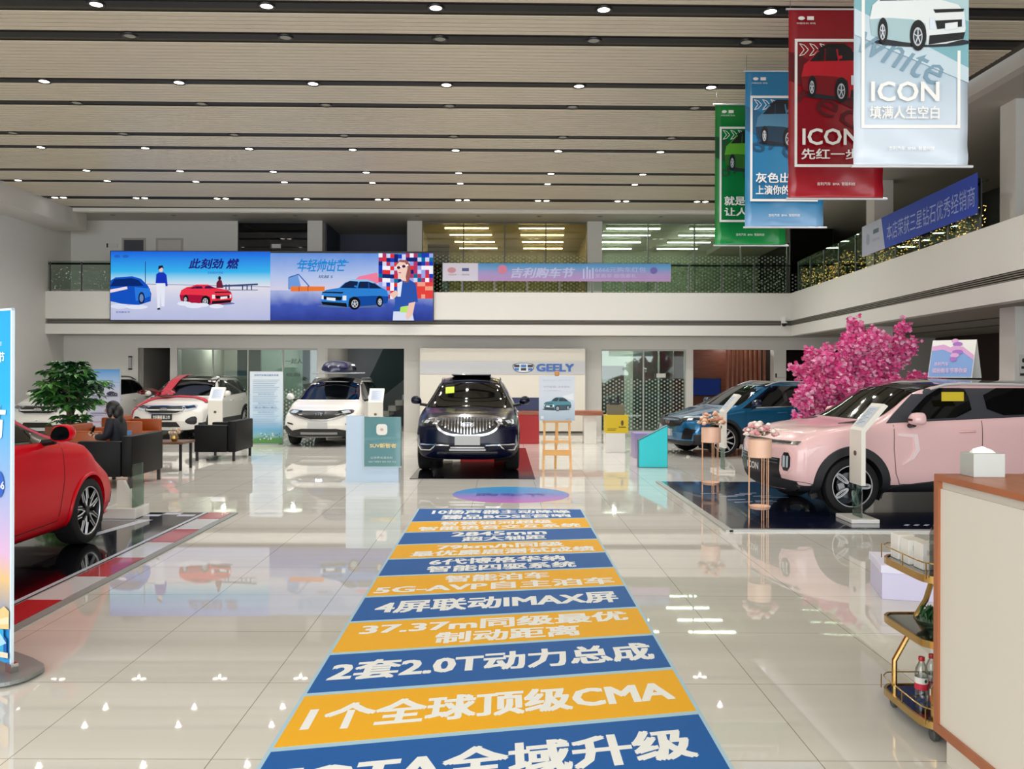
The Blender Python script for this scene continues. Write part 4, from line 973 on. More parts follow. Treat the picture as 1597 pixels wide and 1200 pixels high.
k = thing('coffee_machine', 'black coffee maker on the grey-brown carton', 'coffee maker', (2.47, 18.6, 1.03))
MB().box(-.13, .08, -.08, .08, 0, .05, bev=.008).build('base', BLACK, k); MB().box(-.14, -.09, -.06, .06, .05, .13, bev=.01).build('water_tank', BLACK, k); MB().lathe([(.03, .05), (.032, .15), (.02, .2), (.0, .21)], 14, Matrix.Translation((.06, 0, 0))).build('brewing_head', BLACK, k, 40)
o = MB().box(2.68, 3.1, 17.2, 17.7, 0, .5, bev=.004).build('box', grad_mat('lilac_box_print', [(0, '#b7a6c6'), (1, '#8f86b8')], 2, 0, .5)); tag(o, 'lilac box behind the cyan sloped sign', 'box')
# L-shaped pale blue sign with a teal panel
k = thing('floor_sign', 'pale blue L-shaped floor sign with teal panel reading SUV', 'sign', (-2.0, 13.3, 0), 0)
PB = M('pale_blue_acrylic', '#c3d8ee', .3)
MB().prism([(-.43, 0), (.39, 0), (.39, .26), (-.16, .26), (-.16, 1.03), (-.43, 1.03)], fr_front(0, 0, 0), -.18, 0).build('sign_body', PB, k)
pn = MB().box(-.14, .43, -.05, .03, .25, 1.02).build('teal_panel', M('teal_glass_panel', '#5d8f96', .15, coat=.6), k)
MB().box(-.15, .44, -.055, .0, .238, .25).box(-.15, -.138, -.055, 0, .25, 1.03).build('panel_edge', M('sage_edge', '#bcd3cf', .3), pn)
fr = fr_front(0, -.05, 0)
MB().prism(chaikin(rect(.05, .74, .22, .91), 2, .18), fr, 0, .004).build('white_badge', WP, pn)
t = MB(); t.prism(chaikin(rect(.11, .805, .16, .845), 2), fr, .004, .006); t.build('badge_mark', M('badge_ink', '#c5aaa0', .5), pn)
t = MB(); lettering(t, 'SUV新智者', fr, -.05, .36, .54, .61, .003, .03); t.build('gold_lettering', M('sign_gold_ink', '#e6d28f', .4), pn)
t = MB(); lettering(t, '让世界充满吉利', fr, -.04, .3, .37, .405, .003, .0); lettering(t, '扫码了解更多 智能 互联 安全', fr, -.07, .36, .31, .34, .003, 0); t.build('small_lettering', M('sign_pale_ink', '#c9dcd8', .4), pn)
# easel with poster
k = thing('easel', 'pale wooden easel holding a car poster', 'easel', (.96, 14.8, 0), 0)
PINE = wood_mat('pine_wood', '#e0a45c', '#e8b36c', (1, 1, 6))
for sx in (-1, 1): MB().box(-.02, .02, -.015, .015, 0, 1.02, mat=Matrix.Translation((sx*.24, 0, 0)) @ Matrix.Rotation(-sx*.03, 4, 'Y') @ Matrix.Rotation(-.1, 4, 'X')).build('leg', PINE, k)
MB().box(-.02, .02, -.015, .015, 0, 1.0, mat=Matrix.Translation((0, .5, 0)) @ Matrix.Rotation(.35, 4, 'X')).build('rear_leg', PINE, k)
MB().box(-.24, .24, -.0, .025, .50, .54).box(-.24, .24, -.005, .02, .28, .38).build('cross_bar', PINE, k)
MB().box(-.25, .25, -.02, .1, .85, .885).build('ledge', PINE, k)
MB().box(-.025, .025, .1, .13, .45, 1.72).build('mast', PINE, k)
MB().box(-.04, .04, .06, .14, 1.66, 1.75, bev=.02).build('clamp', M('clamp_wood', '#c98d4c', .5), k)
# big reception panel with the logo
k = thing('logo_panel', 'cream back panel behind the reception with the blue GEELY sign', 'panel', (0, 24.3, 0), 0)
MB().box(-2.34, 2.37, 0, .2, .06, 2.42, bev=.004).build('panel_board', M('cream_panel', '#e2ddd0', .35), k)
MB().box(-2.34, 2.37, -.012, .0, 1.68, 2.05).build('grey_band', M('satin_grey_band', '#adacaa', .3, .3), k)
MB().box(-2.34, 2.37, .03, .2, 0, .06).build('plinth_strip', M('dark_plinth', '#5b564e', .5), k)
fr = fr_front(0, -.012, 0)
lb = MB(); lettering(lb, 'GEELY', fr, .97, 2.05, 1.76, 1.985, .03, .045); lb.build('blue_lettering', M('logo_blue', '#1d5fb4', .3), k)
bd = MB(); ox = .61; oz = 1.87
shl = chaikin([(-.3, .12), (.3, .12), (.27, -.06), (.1, -.13), (-.1, -.13), (-.27, -.06)], 2)
bd.prism([(a*1.08+ox, b*1.12+oz) for a, b in shl], fr, 0, .012, 2); bd.prism([(a+ox, b+oz) for a, b in shl], fr, .012, .02, 0)
for i, a in enumerate((-.19, 0, .19)):
    for j, b in enumerate((.05, -.045)):
        w_ = .075 if j == 0 else (.06 if i != 1 else .075)
        bd.prism([(ox+a-w_, oz+b-.035), (ox+a+w_, oz+b-.035), (ox+a+w_, oz+b+.035), (ox+a-w_, oz+b+.035)], fr, .02, .035, 1 if (i+j) % 2 else 2)
bd.build('shield_badge', [M('badge_rim', '#d5d8da', .35, .3), M('badge_blue', '#1c4f8f', .2, .3), BLACK], k)
# reception counter behind the dark SUV
k = thing('reception_counter', 'brown-topped reception counter with red front behind the dark blue SUV', 'counter', (0, 20.6, 0), 0)
MB().box(-1.0, .9, 0, .6, 0, .69).build('red_front', M('counter_red', '#a80f14', .35), k)
MB().box(-.6, 2.45, .05, .65, .69, .8, bev=.005).build('counter_top', wood_mat('counter_brown', '#9a5b44', '#a8684f', (1, 10, 10)), k)
MB().box(2.0, 2.3, .15, .55, 0, .69).build('pedestal', WP, k)
o = MB().box(.22, .92, 20.7, 20.75, .8, 1.12, bev=.006).build('display_screen', M('screen_navy', '#1b2455', .25)); tag(o, 'dark blue screen standing on the reception counter', 'screen')
# lounge furniture
def armchair(loc, rz, label, mat, group):
    k = thing('armchair', label, 'armchair', loc, rz, group)
    MB().box(-.16, 0, 0, 1.15, .17, .77, bev=.025).build('backrest', mat, k, 40)
    for y0, y1 in ((0, .14), (1.01, 1.15)): MB().box(-.8, -.165, y0, y1, .17, .69, bev=.02).build('armrest', mat, k, 40)
    MB().box(-.79, -.17, .145, 1.005, .17, .3, bev=.01).build('seat_base', mat, k, 40)
    MB().box(-.79, -.17, .15, 1.0, .3, .44, bev=.035).build('seat_cushion', mat, k, 40)
    for x in (-.76, -.05):
        for y in (.05, 1.1): MB().box(x-.022, x+.022, y-.022, y+.022, 0, .17).build('leg', M('chair_leg_black', '#0b0b0d', .4), k)
    return k
BLEA = M('black_leather', '#08080a', .5, spec=.22, var=.05, vscale=5); OLEA = M('tan_orange_leather', '#96460f', .4, var=.05, vscale=5)
armchair((-5.4, 12.45, 0), 0, 'black leather armchair the woman sits in', BLEA, 'black leather armchairs')
armchair((-5.12, 16.4, 0), 0, 'black leather armchair in front of the ribbon SUV price stand', BLEA, 'black leather armchairs')
armchair((-7.7, 15.75, 0), PI, 'tan orange armchair in front of the potted tree', OLEA, 'tan orange armchairs')
armchair((-8.25, 18.7, 0), PI, 'tan orange armchair beside the bonnet of the ribbon-draped SUV', OLEA, 'tan orange armchairs')
k = thing('side_table', 'low dark side table between the two black armchairs', 'table', (-5.9, 15.0, 0))
MB().box(-.42, .4, -.3, .3, .46, .5, bev=.006).build('tabletop', M('table_walnut', '#6a4a35', .3), k)
for x in (-.36, .34):
    for y in (-.24, .24): MB().box(x-.02, x+.02, y-.02, y+.02, 0, .46).build('leg', BLACK, k)
o = MB().box(-6.25, -6.02, 14.8, 14.92, .5, .58, bev=.004).build('tissue_box', M('white_card', '#e6e6e6', .5)); tag(o, 'white tissue box on the low side table', 'tissue box')
k = thing('flower_arrangement', 'small golden flower arrangement on the low side table', 'flowers', (-5.72, 14.9, .5))
MB().lathe([(.04, 0), (.07, .05), (.06, .1), (.05, .1)], 16).build('bowl', GOLD, k, 40)
f = MB(); r_ = random.Random(4)
for i in range(22): f.ball((r_.uniform(-.1, .1), r_.uniform(-.06, .06), .12+r_.random()*.1), .022, n=6, mi=i % 2)
f.build('blossoms', [M('beige_bloom', '#c9a68a', .6), M('pale_bloom', '#e3d3bd', .6)], k, 60)
# potted tree
def leaf_cluster(m, c, rnd, n, L, w, mi=0, droop=.5):
    a0 = rnd.random()*6
    for i in range(n):
        a = a0+2*PI*i/n; e = rnd.uniform(-.1, droop)
        fr = Matrix.Translation(c) @ Matrix.Rotation(a, 4, 'Z') @ Matrix.Rotation(e, 4, 'Y') @ Matrix.Rotation(rnd.uniform(-.4, .4), 4, 'X')
        l = L*rnd.uniform(.75, 1.15)
        P = [fr @ Vector(p) for p in ((.02, 0, 0), (l*.4, w, .012), (l*.75, w*.8, 0), (l, 0, -.04), (l*.75, -w*.8, 0), (l*.4, -w, .012), (l*.45, 0, -.008))]
        m.add(P, [(0, 6, 1), (1, 6, 2), (2, 6, 3), (3, 6, 4), (4, 6, 5), (5, 6, 0)], mi)
k = thing('potted_tree', 'leafy green money tree in a brown planter behind the orange armchair', 'plant', (-8.35, 16.5, 0))
MB().prism([(-.36, -.25), (.36, -.25), (.36, .25), (-.36, .25)], DF, 0, .66).build('planter', M('brown_planter', '#6d3a22', .5), k)
MB().box(-.33, .33, -.22, .22, .66, .675).build('soil', M('planter_mulch', '#4a2f20', .9, var=.2, vscale=30), k)
tr = MB(); tips = []; rr = random.Random(11)
for i in range(5):
    a = 2*PI*i/5; p = [Vector((.05*math.cos(a), .05*math.sin(a), .66)), Vector((.04*math.cos(a+1), .04*math.sin(a+1), .85)), Vector((.08*math.cos(a), .08*math.sin(a), 1.05)), Vector((.26*math.cos(a), .22*math.sin(a), 1.35)), Vector((.34*math.cos(a), .3*math.sin(a), 1.6))]
    tr.tube(p, [.035, .03, .026, .018, .01], 7)
tr.build('trunk', M('braided_bark', '#4f4a38', .8), k, 60)
fo = MB()
for i in range(125):
    a = rr.random()*2*PI; q = math.sqrt(rr.random()); z = rr.random()
    r0 = .62*math.sin(PI*(.18+.75*z))
    leaf_cluster(fo, Vector((r0*q*math.cos(a), .85*r0*q*math.sin(a), 1.02+.9*z)), rr, 6, .27, .045, rr.randrange(3))
for i in range(14):
    a = rr.random()*2*PI; leaf_cluster(fo, Vector((.22*math.cos(a), .15*math.sin(a), .76+rr.random()*.12)), rr, 6, .24, .03, rr.randrange(3), .2)
fo.build('foliage', [M('leaf_deep_green', '#143a1c', .4), M('leaf_mid_green', '#225a26', .4), M('leaf_fresh_green', '#4d8a3a', .4)], k)
# cherry blossom tree behind the pink car
k = thing('blossom_tree', 'artificial pink cherry blossom tree behind the pink crossover', 'tree', (6.05, 14.4, 0))
MB().lathe([(.22, 0), (.26, .02), (.28, .35), (.25, .36)], 24).build('pot', M('grey_tree_pot', '#77736c', .6), k, 40)
br = MB(); bl = MB(); rr = random.Random(21)
br.tube([(0, 0, .3), (.03, .01, .6), (-.02, 0, .95)], [.06, .05, .045], 8)
def blossoms(p, r):
    for j in range(5):
        c = p+Vector((rr.gauss(0, r), rr.gauss(0, r), rr.gauss(0, r))); s_ = rr.uniform(.026, .042); mi = rr.randrange(4)
        R_ = Matrix.Rotation(rr.random()*6, 4, 'X') @ Matrix.Rotation(rr.random()*6, 4, 'Z')
        for q in range(5):
            f_ = Matrix.Translation(c) @ R_ @ Matrix.Rotation(2*PI*q/5, 4, 'Z')
            bl.add([f_ @ Vector(v) for v in ((0, 0, 0), (s_*.7, s_*.45, s_*.25), (s_*1.05, 0, s_*.4), (s_*.7, -s_*.45, s_*.25))], [(0, 1, 2, 3)], mi)
def limb(p, d, L, r, lev):
    n = 6; pts = [p]; q = p.copy(); dd = d.copy()
    for i in range(n):
        dd = (dd+Vector((rr.gauss(0, .1), rr.gauss(0, .1), rr.gauss(.03, .06)))).normalized(); q = q+dd*L/n; pts.append(q.copy())
    br.tube(pts, [r*(1-.8*i/n) for i in range(n+1)], 5)
    for i in range(1 if lev else 3, n+1):
        for _ in range(3 if lev else 2): blossoms(pts[i]+Vector((rr.gauss(0, .03), rr.gauss(0, .03), rr.gauss(0, .03))), .035)
    if lev < 2:
        for i in range(2, n+1):
            if rr.random() < (.95 if lev == 0 else .6):
                sd = Vector((rr.gauss(0, 1), rr.gauss(0, 1), rr.gauss(.5, .5))).normalized(); limb(pts[i], (dd*1.0+sd*.75).normalized(), L*rr.uniform(.4, .6), r*.5, lev+1)
for i in range(13):
    a = 2*PI*i/13+rr.random()*.3; el_ = rr.uniform(.15, 1.15)
    limb(Vector((0, 0, .95+.03*(i % 3))), Vector((math.cos(a)*math.cos(el_), math.sin(a)*math.cos(el_)*.8, math.sin(el_))), rr.uniform(.75, 1.0)*(1 if el_ < .8 else 1.2), .028, 0)
br.build('branches', M('branch_brown', '#4a2f28', .8), k, 60)
bl.build('blossoms', [M('blossom_hot_pink', '#ee5aa2', .6), M('blossom_pink', '#f789bd', .6), M('blossom_light', '#f9b9d6', .6), M('blossom_deep', '#e4408f', .6)], k, weld=False)
# tent sign on the pink car
k = thing('roof_tent_sign', 'folded white tent sign with violet print on the pink crossover roof', 'sign', (6.02, 11.35, 1.665), math.radians(-45))
TP = [(-.46, 0, -.0), (.40, 0, 0)]
def slabq(name, pts, mat, th=.012):
    a, b, c_, d = [Vector(p) for p in pts]; n = (b-a).cross(d-a).normalized()*th
    return MB().add([a, b, c_, d, a-n, b-n, c_-n, d-n], [(0, 1, 2, 3), (7, 6, 5, 4), (0, 4, 5, 1), (1, 5, 6, 2), (2, 6, 7, 3), (3, 7, 4, 0)]).build(name, mat, k)
slabq('front_board', [(-.27, -.2, 0), (.27, -.2, 0), (.27, .0, .5), (-.27, .0, .5)], WP)
slabq('rear_board', [(.27, .21, 0), (-.27, .21, 0), (-.27, .012, .5), (.27, .012, .5)], WP)
d = Vector((0, .2, .5)).normalized(); nrm = Vector((0, -d.z, d.y)); fr = Matrix.Translation((0, -.2, 0)) @ Matrix(((1, 0, 0, 0), (0, d.y, nrm.y, 0), (0, d.z, nrm.z, 0), (0, 0, 0, 1))) @ Matrix.Diagonal((.61, .95, 1, 1))
p_ = MB().flat([(-.43, .01), (.43, .01), (.43, .3), (.2, .42), (0, .4), (-.2, .46), (-.43, .44)], fr, .003, 0)
p_.flat([(-.43, .40), (-.2, .42), (0, .36), (.2, .38), (.43, .26), (.43, .33), (.2, .46), (-.02, .44), (-.2, .5), (-.43, .47)], fr, .005, 1)
for i, (a, b, c_) in enumerate([(.02, .55, .07), (.08, .5, .1), (.06, .44, .12), (.1, .38, .11), (.05, .33, .09), (.03, .27, .07)]): p_.flat(ell(a, b, c_, .035, 12), fr, .007+.001*i, 2 if i % 2 else 1)
p_.build('violet_print', [M('tent_blue', '#7fa2d8', .5), M('tent_pink', '#d9a5d2', .5), M('tent_purple', '#a56fc0', .5)], k)
t = MB(); lettering(t, '吉利汽车', fr, -.34, -.05, .17, .23, .012, .02); lettering(t, '缤纷购车节等你来', fr, -.36, .34, .06, .14, .012, .02); t.build('pink_lettering', M('tent_lettering', '#e2c3e0', .5), k)
# roof box
k = thing('roof_box', 'dark blue roof box strapped on the white people carrier', 'roof box', (-4.18, 21.9, 1.66))
P = chaikin([(-.36, 0), (.36, 0), (.38, .12), (.28, .26), (.0, .3), (-.28, .26), (-.38, .12)], 2)
bx_ = MB(); n = len(P); rg = [(.3, -.75), (.75, -.68), (.95, -.5), (1, -.1), (1, .4), (.9, .6), (.4, .7)]
bx_.add([(a*s_, y, .07+b*(s_ if s_ > .9 else (.35+.65*s_))) for s_, y in rg for a, b in P], [(i*n+j, i*n+(j+1) % n, (i+1)*n+(j+1) % n, (i+1)*n+j) for i in range(len(rg)-1) for j in range(n)]+[tuple(range(n)), tuple(range((len(rg)-1)*n, len(rg)*n))])
bx_.build('shell', M('navy_box_shell', '#0d1140', .25, coat=.6), k, 50)
for y in (-.4, .4): MB().box(-.6, .6, y-.025, y+.025, .02, .06, bev=.01).build('cross_bar', STEEL, k)
t = MB(); lettering(t, 'GEELY', fr_front(0, -.72, .07), -.14, .14, .1, .16, .02, .02); t.build('white_lettering', WP, k)
# ribbon and bow on the white SUV
k = thing('ribbon', 'red ribbon and bow laid over the bonnet of the white SUV', 'ribbon', (0, 0, 0))
k.location = ch.root.location; k.rotation_euler = ch.root.rotation_euler
RIB = M('red_satin', '#c8102e', .35, sheen=.3)
rb = MB()
ch.strip(rb, [(.35, .78), (.55, .66), (.78, .55), (1.0, .3), (1.08, .0), (1.02, -.4), (.82, -.7), (.72, -.84)], 'top', .13, 1, .032, depth=.014)
ch.strip(rb, [(1.0, .5), (1.25, .47), (1.6, .44), (1.95, .41), (2.3, .4), (2.8, .42)], 'top', .24, 1, .045, depth=.022)
ch.strip(rb, [(.3, .8), (.28, .62), (.26, .4)], 'side', .13, 1, .036, depth=.016)
rb.build('ribbon_band', RIB, k, 60)
bw = MB()
for sg, L, wd in ((1, .5, .16), (-1, .42, .15)):
    for lay in range(3):
        pts = []
        for i in range(17):
            a = 2*PI*i/16; pts.append(((1-math.cos(a))*.5*L*sg, math.sin(a)*wd*.55))
        c0 = Vector((.95, .5, 1.13+.03*lay)); rz_ = PI/2+.35*(lay-1)
        vs = []
        for x, z in pts:
            for w_ in (-.08, .08): vs.append(c0+Matrix.Rotation(rz_, 3, 'Z') @ Vector((x, w_, max(z+.02, -.0))))
        bw.add(vs, [(2*i, 2*i+1, 2*i+3, 2*i+2) for i in range(16)])
bw.ball((.95, .5, 1.16), .08, .08, .06, 10)
bw.build('bow', RIB, k, 60)
# ================================================================ PRINTED PICTURES
class Art:
    def __init__(s, fr, emit=0.0, step=.0012): s.fr = fr; s.e = emit; s.mb = MB(); s.mats = []; s.ix = {}; s.d = .001; s.st = step
    def mi(s, c):
        if c not in s.ix: s.ix[c] = len(s.mats); s.mats.append(M(('lit' if s.e else 'ink')+c, c, .45, emit=s.e))
        return s.ix[c]
    def p(s, poly, c): s.mb.flat(poly, s.fr, s.d, s.mi(c)); s.d += s.st
    def t(s, txt, c, x0, x1, y0, y1, **k): lettering(s.mb, txt, s.fr, x0, x1, y0, y1, s.d, mi=s.mi(c), **k); s.d += s.st+.0006
    def line(s, pts, w, c):
        for a, b in zip(pts[:-1], pts[1:]):
            dx, dy = b[0]-a[0], b[1]-a[1]; l = math.hypot(dx, dy) or 1; q = (-dy/l*w/2, dx/l*w/2)
            s.mb.flat([(a[0]+q[0], a[1]+q[1]), (a[0]-q[0], a[1]-q[1]), (b[0]-q[0], b[1]-q[1]), (b[0]+q[0], b[1]+q[1])], s.fr, s.d, s.mi(c))
        s.d += s.st
    def car(s, x, y, w, h, body, shade, glass='#141a24', flip=False, roof=None, lamp='#dfe8f5', plate='#e8ecee', dark='#16181d', low=False):
        def T(P): return [(x+((1-a) if flip else a)*w, y+b*h) for a, b in P][::(-1 if flip else 1)]
        sh = (lambda P: P)
        s.p(T(ell(.55, .10, .5, .07)), '#20262e' if not s.e else '#5a6a9a')
        top = .93 if not low else .80
        out = [(.02, .2), (.0, .42), (.03, .62), (.13, .74), (.22, top-.03), (.32, top+.05), (.54, top+.05), (.64, top-.05), (.73, .70), (.92, .63), (.985, .52), (1.0, .3), (.97, .14), (.8, .08), (.6, .06), (.35, .1), (.12, .15)]
        s.p(T(out), body)
        s.p(T([(.02, .2), (.0, .42), (.2, .44), (.44, .42), (.58, .36), (.6, .06), (.35, .1), (.12, .15)]), shade)
        if roof: s.p(T([(.2, top-.05), (.22, top-.03), (.32, top+.05), (.54, top+.05), (.64, top-.05), (.6, top-.06), (.45, top-.04), (.25, top-.1)]), roof)
        s.p(T([(.10, .68), (.2, top-.1), (.3, top-.02), (.43, top-.02), (.455, .69)]), glass)
        s.p(T([(.475, .69), (.45, top-.02), (.57, top), (.63, top-.06), (.71, .70)]), glass)
        s.p(T([(.28, .685), (.29, top-.03), (.305, top-.03), (.3, .685)]), shade)
        s.p(T([(.66, .56), (.98, .57), (.97, .53), (.68, .51)]), dark)
        s.p(T([(.68, .40), (.975, .42), (.97, .32), (.7, .28)]), dark)
        s.p(T([(.61, .06), (.97, .14), (.99, .24), (.62, .19)]), dark)
        s.p(T([(.62, .44), (.675, .44), (.675, .28), (.62, .28)]), lamp); s.p(T([(.955, .45), (.985, .45), (.985, .32), (.955, .31)]), lamp)
        s.p(T([(.78, .36), (.91, .38), (.91, .29), (.78, .26)]), plate)
        for cx_, cy_, rx_, ry_ in ((.5, .17, .075, .19), (.13, .23, .045, .16)):
            s.p(T(ell(cx_, cy_+.02, rx_*1.15, ry_*1.15)), dark); s.p(T(ell(cx_, cy_, rx_, ry_)), '#101114'); s.p(T(ell(cx_-.005, cy_, rx_*.66, ry_*.7)), '#b9bec6')
            s.p(T(ell(cx_-.005, cy_, rx_*.5, ry_*.55)), '#3a3e46')
            for q in range(5):
                a = 2*PI*q/5+.3; s.line(T([(cx_-.005, cy_), (cx_-.005+rx_*.62*math.cos(a), cy_+ry_*.66*math.sin(a))]), w*.012, '#c9ced6')
        s.p(T([(.45, .7), (.5, .72), (.5, .77), (.44, .76)]), body)
    def flush(s, name, parent): o = s.mb.build(name, s.mats, parent, None, weld=False); s.mb = MB(); s.mats = []; s.ix = {}; return o
    def build(s, name, parent): return s.mb.build(name, s.mats, parent, None, weld=False)
# lit wall screen on the gallery front
K = 56.1
led = thing('led_screen', 'wide lit advertising screen with a red and a blue car on the gallery front', 'screen', (at(172, 499, 23.7).x, 23.72, at(172, 499, 23.7).z))
MB().box(-.02, 503/K+.02, 0, .075, -.02, 107/K+.02).build('cabinet', M('screen_cabinet', '#23252a', .5), led)
fr = fr_front(0, 0, 0)
def L(px, py): return ((px-172)/K, (499-py)/K)
E = 0.66
a = Art(fr, E, .0025)
sky = MB().flat([L(172, 446), L(421, 446), L(421, 392), L(172, 392)], fr, .001); sky.build('picture_sky', grad_mat('screen_blue_sky', [(0, '#e9e4ee'), (.2, '#a9dcf4'), (.42, '#2fb6f2'), (1, '#0c62e6')], 2, .94, 1.9, emit=E), led)
gd = MB().flat([L(172, 499), L(421, 499), L(421, 446), L(172, 446)], fr, .001); gd.build('picture_ground', grad_mat('screen_salt_ground', [(0, '#b9bfe4'), (.6, '#cdd0ea'), (1, '#e8e3ee')], 2, 0, .95, emit=E, noise=.25), led)
a.d = .003
a.line([L(226, 446), L(226, 408)], .02, '#284a8c'); a.line([L(226, 443), L(421, 447)], .02, '#8a93b5')
for x in (352, 357, 378, 385, 392): a.line([L(x, 452), L(x, 443)], .03, '#2d3f63')
a.line([L(345, 446), L(402, 443)], .05, '#3b4f78'); a.line([L(350, 452), L(402, 452)], .02, '#5a6a90')
a.p([L(172, 470), L(172, 438), L(180, 433), L(206, 431), L(220, 435), L(231, 446), L(236, 458), L(235, 470), L(216, 476), L(190, 474)], '#1552c0')
a.p([L(172, 447), L(178, 436), L(205, 434), L(216, 437), L(224, 446)], '#0c2a70'); a.p([L(172, 452), L(198, 447), L(199, 451), L(172, 457)], '#f0dfe8'); a.p([L(210, 448), L(234, 450), L(235, 462), L(212, 470)], '#2a78dc')
a.p([(q[0], q[1]) for q in ell(*L(221, 465), .09, .17)], '#142a58'); a.p(ell(*L(221, 465), .055, .11), '#6f86b8')
a.p(ell(*L(187, 478), .25, .07), '#d7def2'); a.p(ell(*L(214, 479), .3, .06), '#dfe4f5')
a.p([L(243, 442), L(244, 428), L(248, 425), L(256, 425), L(260, 429), L(262, 446), L(259, 447), L(258, 442)], '#1a36b8'); a.p([L(244, 442), L(258, 442), L(257, 478), L(252, 478), L(251, 455), L(250, 481), L(246, 481)], '#e3e6f4'); a.p(ell(*L(251.5, 420), .055, .09), '#e8c6bc'); a.p([L(247, 421), L(248, 415), L(254, 414), L(256, 420), L(253, 417.5)], '#171a30'); a.p([L(246, 481), L(250, 480), L(251, 483), L(246, 483.5)], '#20242f')
a.p([L(338, 449), L(338, 441), L(341, 437), L(346, 437), L(349, 449)], '#6d1f3a'); a.p(ell(*L(343, 434), .04, .06), '#2a1a22')
a.car(*L(281, 477), 82/K, 39/K, '#e8364a', '#a8163a', '#3a1a48', low=True)
for i, (x, y, r) in enumerate(((290, 474, .2), (305, 477, .25), (318, 476, .18), (340, 478, .2))): a.p(ell(*L(x, y), r, r*.3), '#dfe3f3')
a.t('此刻劲 燃', '#23207a', *(L(298, 0)[0], L(374, 0)[0]), L(0, 420)[1], L(0, 404)[1], bold=.03, slant=.25)
a.t('全新第四代帝豪', '#3a74c8', L(326, 0)[0], L(350, 0)[0], L(0, 428)[1], L(0, 424)[1], bold=.01)
a.t('吉利购车节', '#3350a0', L(184, 0)[0], L(206, 0)[0], L(0, 489)[1], L(0, 486)[1], bold=.01)
for x in (186, 199): a.p([(q[0], q[1]) for q in ell(*L(x, 401), .09, .04)], '#2a62c0')
a.build('picture_salt_flat', led)
sky = MB().flat([L(421, 452), L(675, 452), L(675, 394), L(421, 394)], fr, .001); sky.build('picture_dusk_sky', grad_mat('screen_dusk_sky', [(0, '#d9d4ea'), (.35, '#b9c9f0'), (1, '#5a8fe0')], 2, .82, 1.9, emit=E, noise=.2), led)
gd = MB().flat([L(421, 499), L(675, 499), L(675, 452), L(421, 452)], fr, .001); gd.build('picture_wet_ground', grad_mat('screen_wet_ground', [(0, '#17308f'), (.5, '#3a55b8'), (1, '#aebbe6')], 2, 0, .83, emit=E, noise=.35), led)
a = Art(fr, E, .0025); a.d = .003
for q in ([L(450, 450), L(450, 432), L(465, 427), L(482, 446)], ): a.line(q+[q[0]], .03, '#3a64b8')
a.p([L(450, 450), L(450, 433), L(464, 428), L(470, 450)], '#6f9ad8'); a.p([L(453, 454), L(453, 446), L(506, 446), L(506, 453)], '#e8793a'); a.line([L(466, 454), L(466, 446)], .02, '#a84a1c'); a.line([L(480, 454), L(480, 446)], .02, '#a84a1c')
a.p([L(545, 441), L(560, 430), L(588, 424), L(592, 441)], '#ec7f9f')
rr = random.Random(6); pal = ['#1f3fb8', '#f2f2fb', '#0f6f9a', '#e0363a', '#172a70', '#9aa8e8', '#cfd6f5', '#b43a6a']
for i in range(14):
    for j in range(11):
        x = 590+i*6.07; y = 394+j*6.4+(i*.3 if i < 7 else 0)
        low = j > 6; c_ = ('#e2443e' if rr.random() < .75 else '#f0a08a') if (low and i > 7) else pal[rr.randrange(len(pal))]
        a.p([L(x, y+6.4), L(x+6.07, y+6.4), L(x+6.07, y), L(x, y)], c_); a.d -= .0025
a.d += .003
a.car(*L(500, 481), 106/K, 47/K, '#2f7fd0', '#174a9c', '#15264a', flip=True, roof='#8fc0ea')
a.p([L(613, 499), L(612, 480), L(616, 478), L(617, 452), L(622, 440), L(628, 436), L(640, 436), L(649, 442), L(652, 470), L(644, 472), L(643, 480), L(646, 499)], '#2f55a8')
a.p([L(613, 499), L(614, 485), L(643, 485), L(646, 499)], '#d5dcf0'); a.p([L(624, 486), L(625, 478), L(637, 476), L(637, 487)], '#b6e36a')
a.p([L(620, 441), L(620, 462), L(625, 462), L(628, 438)], '#dfe6f5'); a.p([L(638, 472), L(648, 470), L(644, 490), L(636, 498), L(633, 494)], '#ecc4b4'); a.p([L(608, 458), L(618, 452), L(622, 458), L(614, 466)], '#ecc4b4')
a.p([L(617, 412), L(624, 405), L(634, 405), L(640, 412), L(641, 425), L(637, 440), L(630, 440), L(632, 425)], '#9a5a58')
a.p([L(618, 414), L(623, 408), L(632, 409), L(636, 417), L(633, 431), L(634, 438), L(627, 437), L(621, 428)], '#f0cdbf'); a.line([L(617, 417), L(637, 413)], .05, '#fbeff2'); a.p(ell(*L(622, 417), .05, .04), '#4a1c30'); a.p(ell(*L(630, 415), .05, .04), '#4a1c30'); a.line([L(622, 425), L(626, 425)], .02, '#b0485a')
a.t('年轻帅出芒', '#1f86d0', L(466, 0)[0], L(540, 0)[0], L(0, 424)[1], L(0, 404)[1], bold=.02, slant=.2)
a.line([L(464, 412), L(545, 409)], .03, '#1f86d0')
a.t('缤越 S', '#3a5a78', L(498, 0)[0], L(520, 0)[0], L(0, 434)[1], L(0, 429)[1], bold=.01, slant=.2)
a.build('picture_blue_crossover', led)
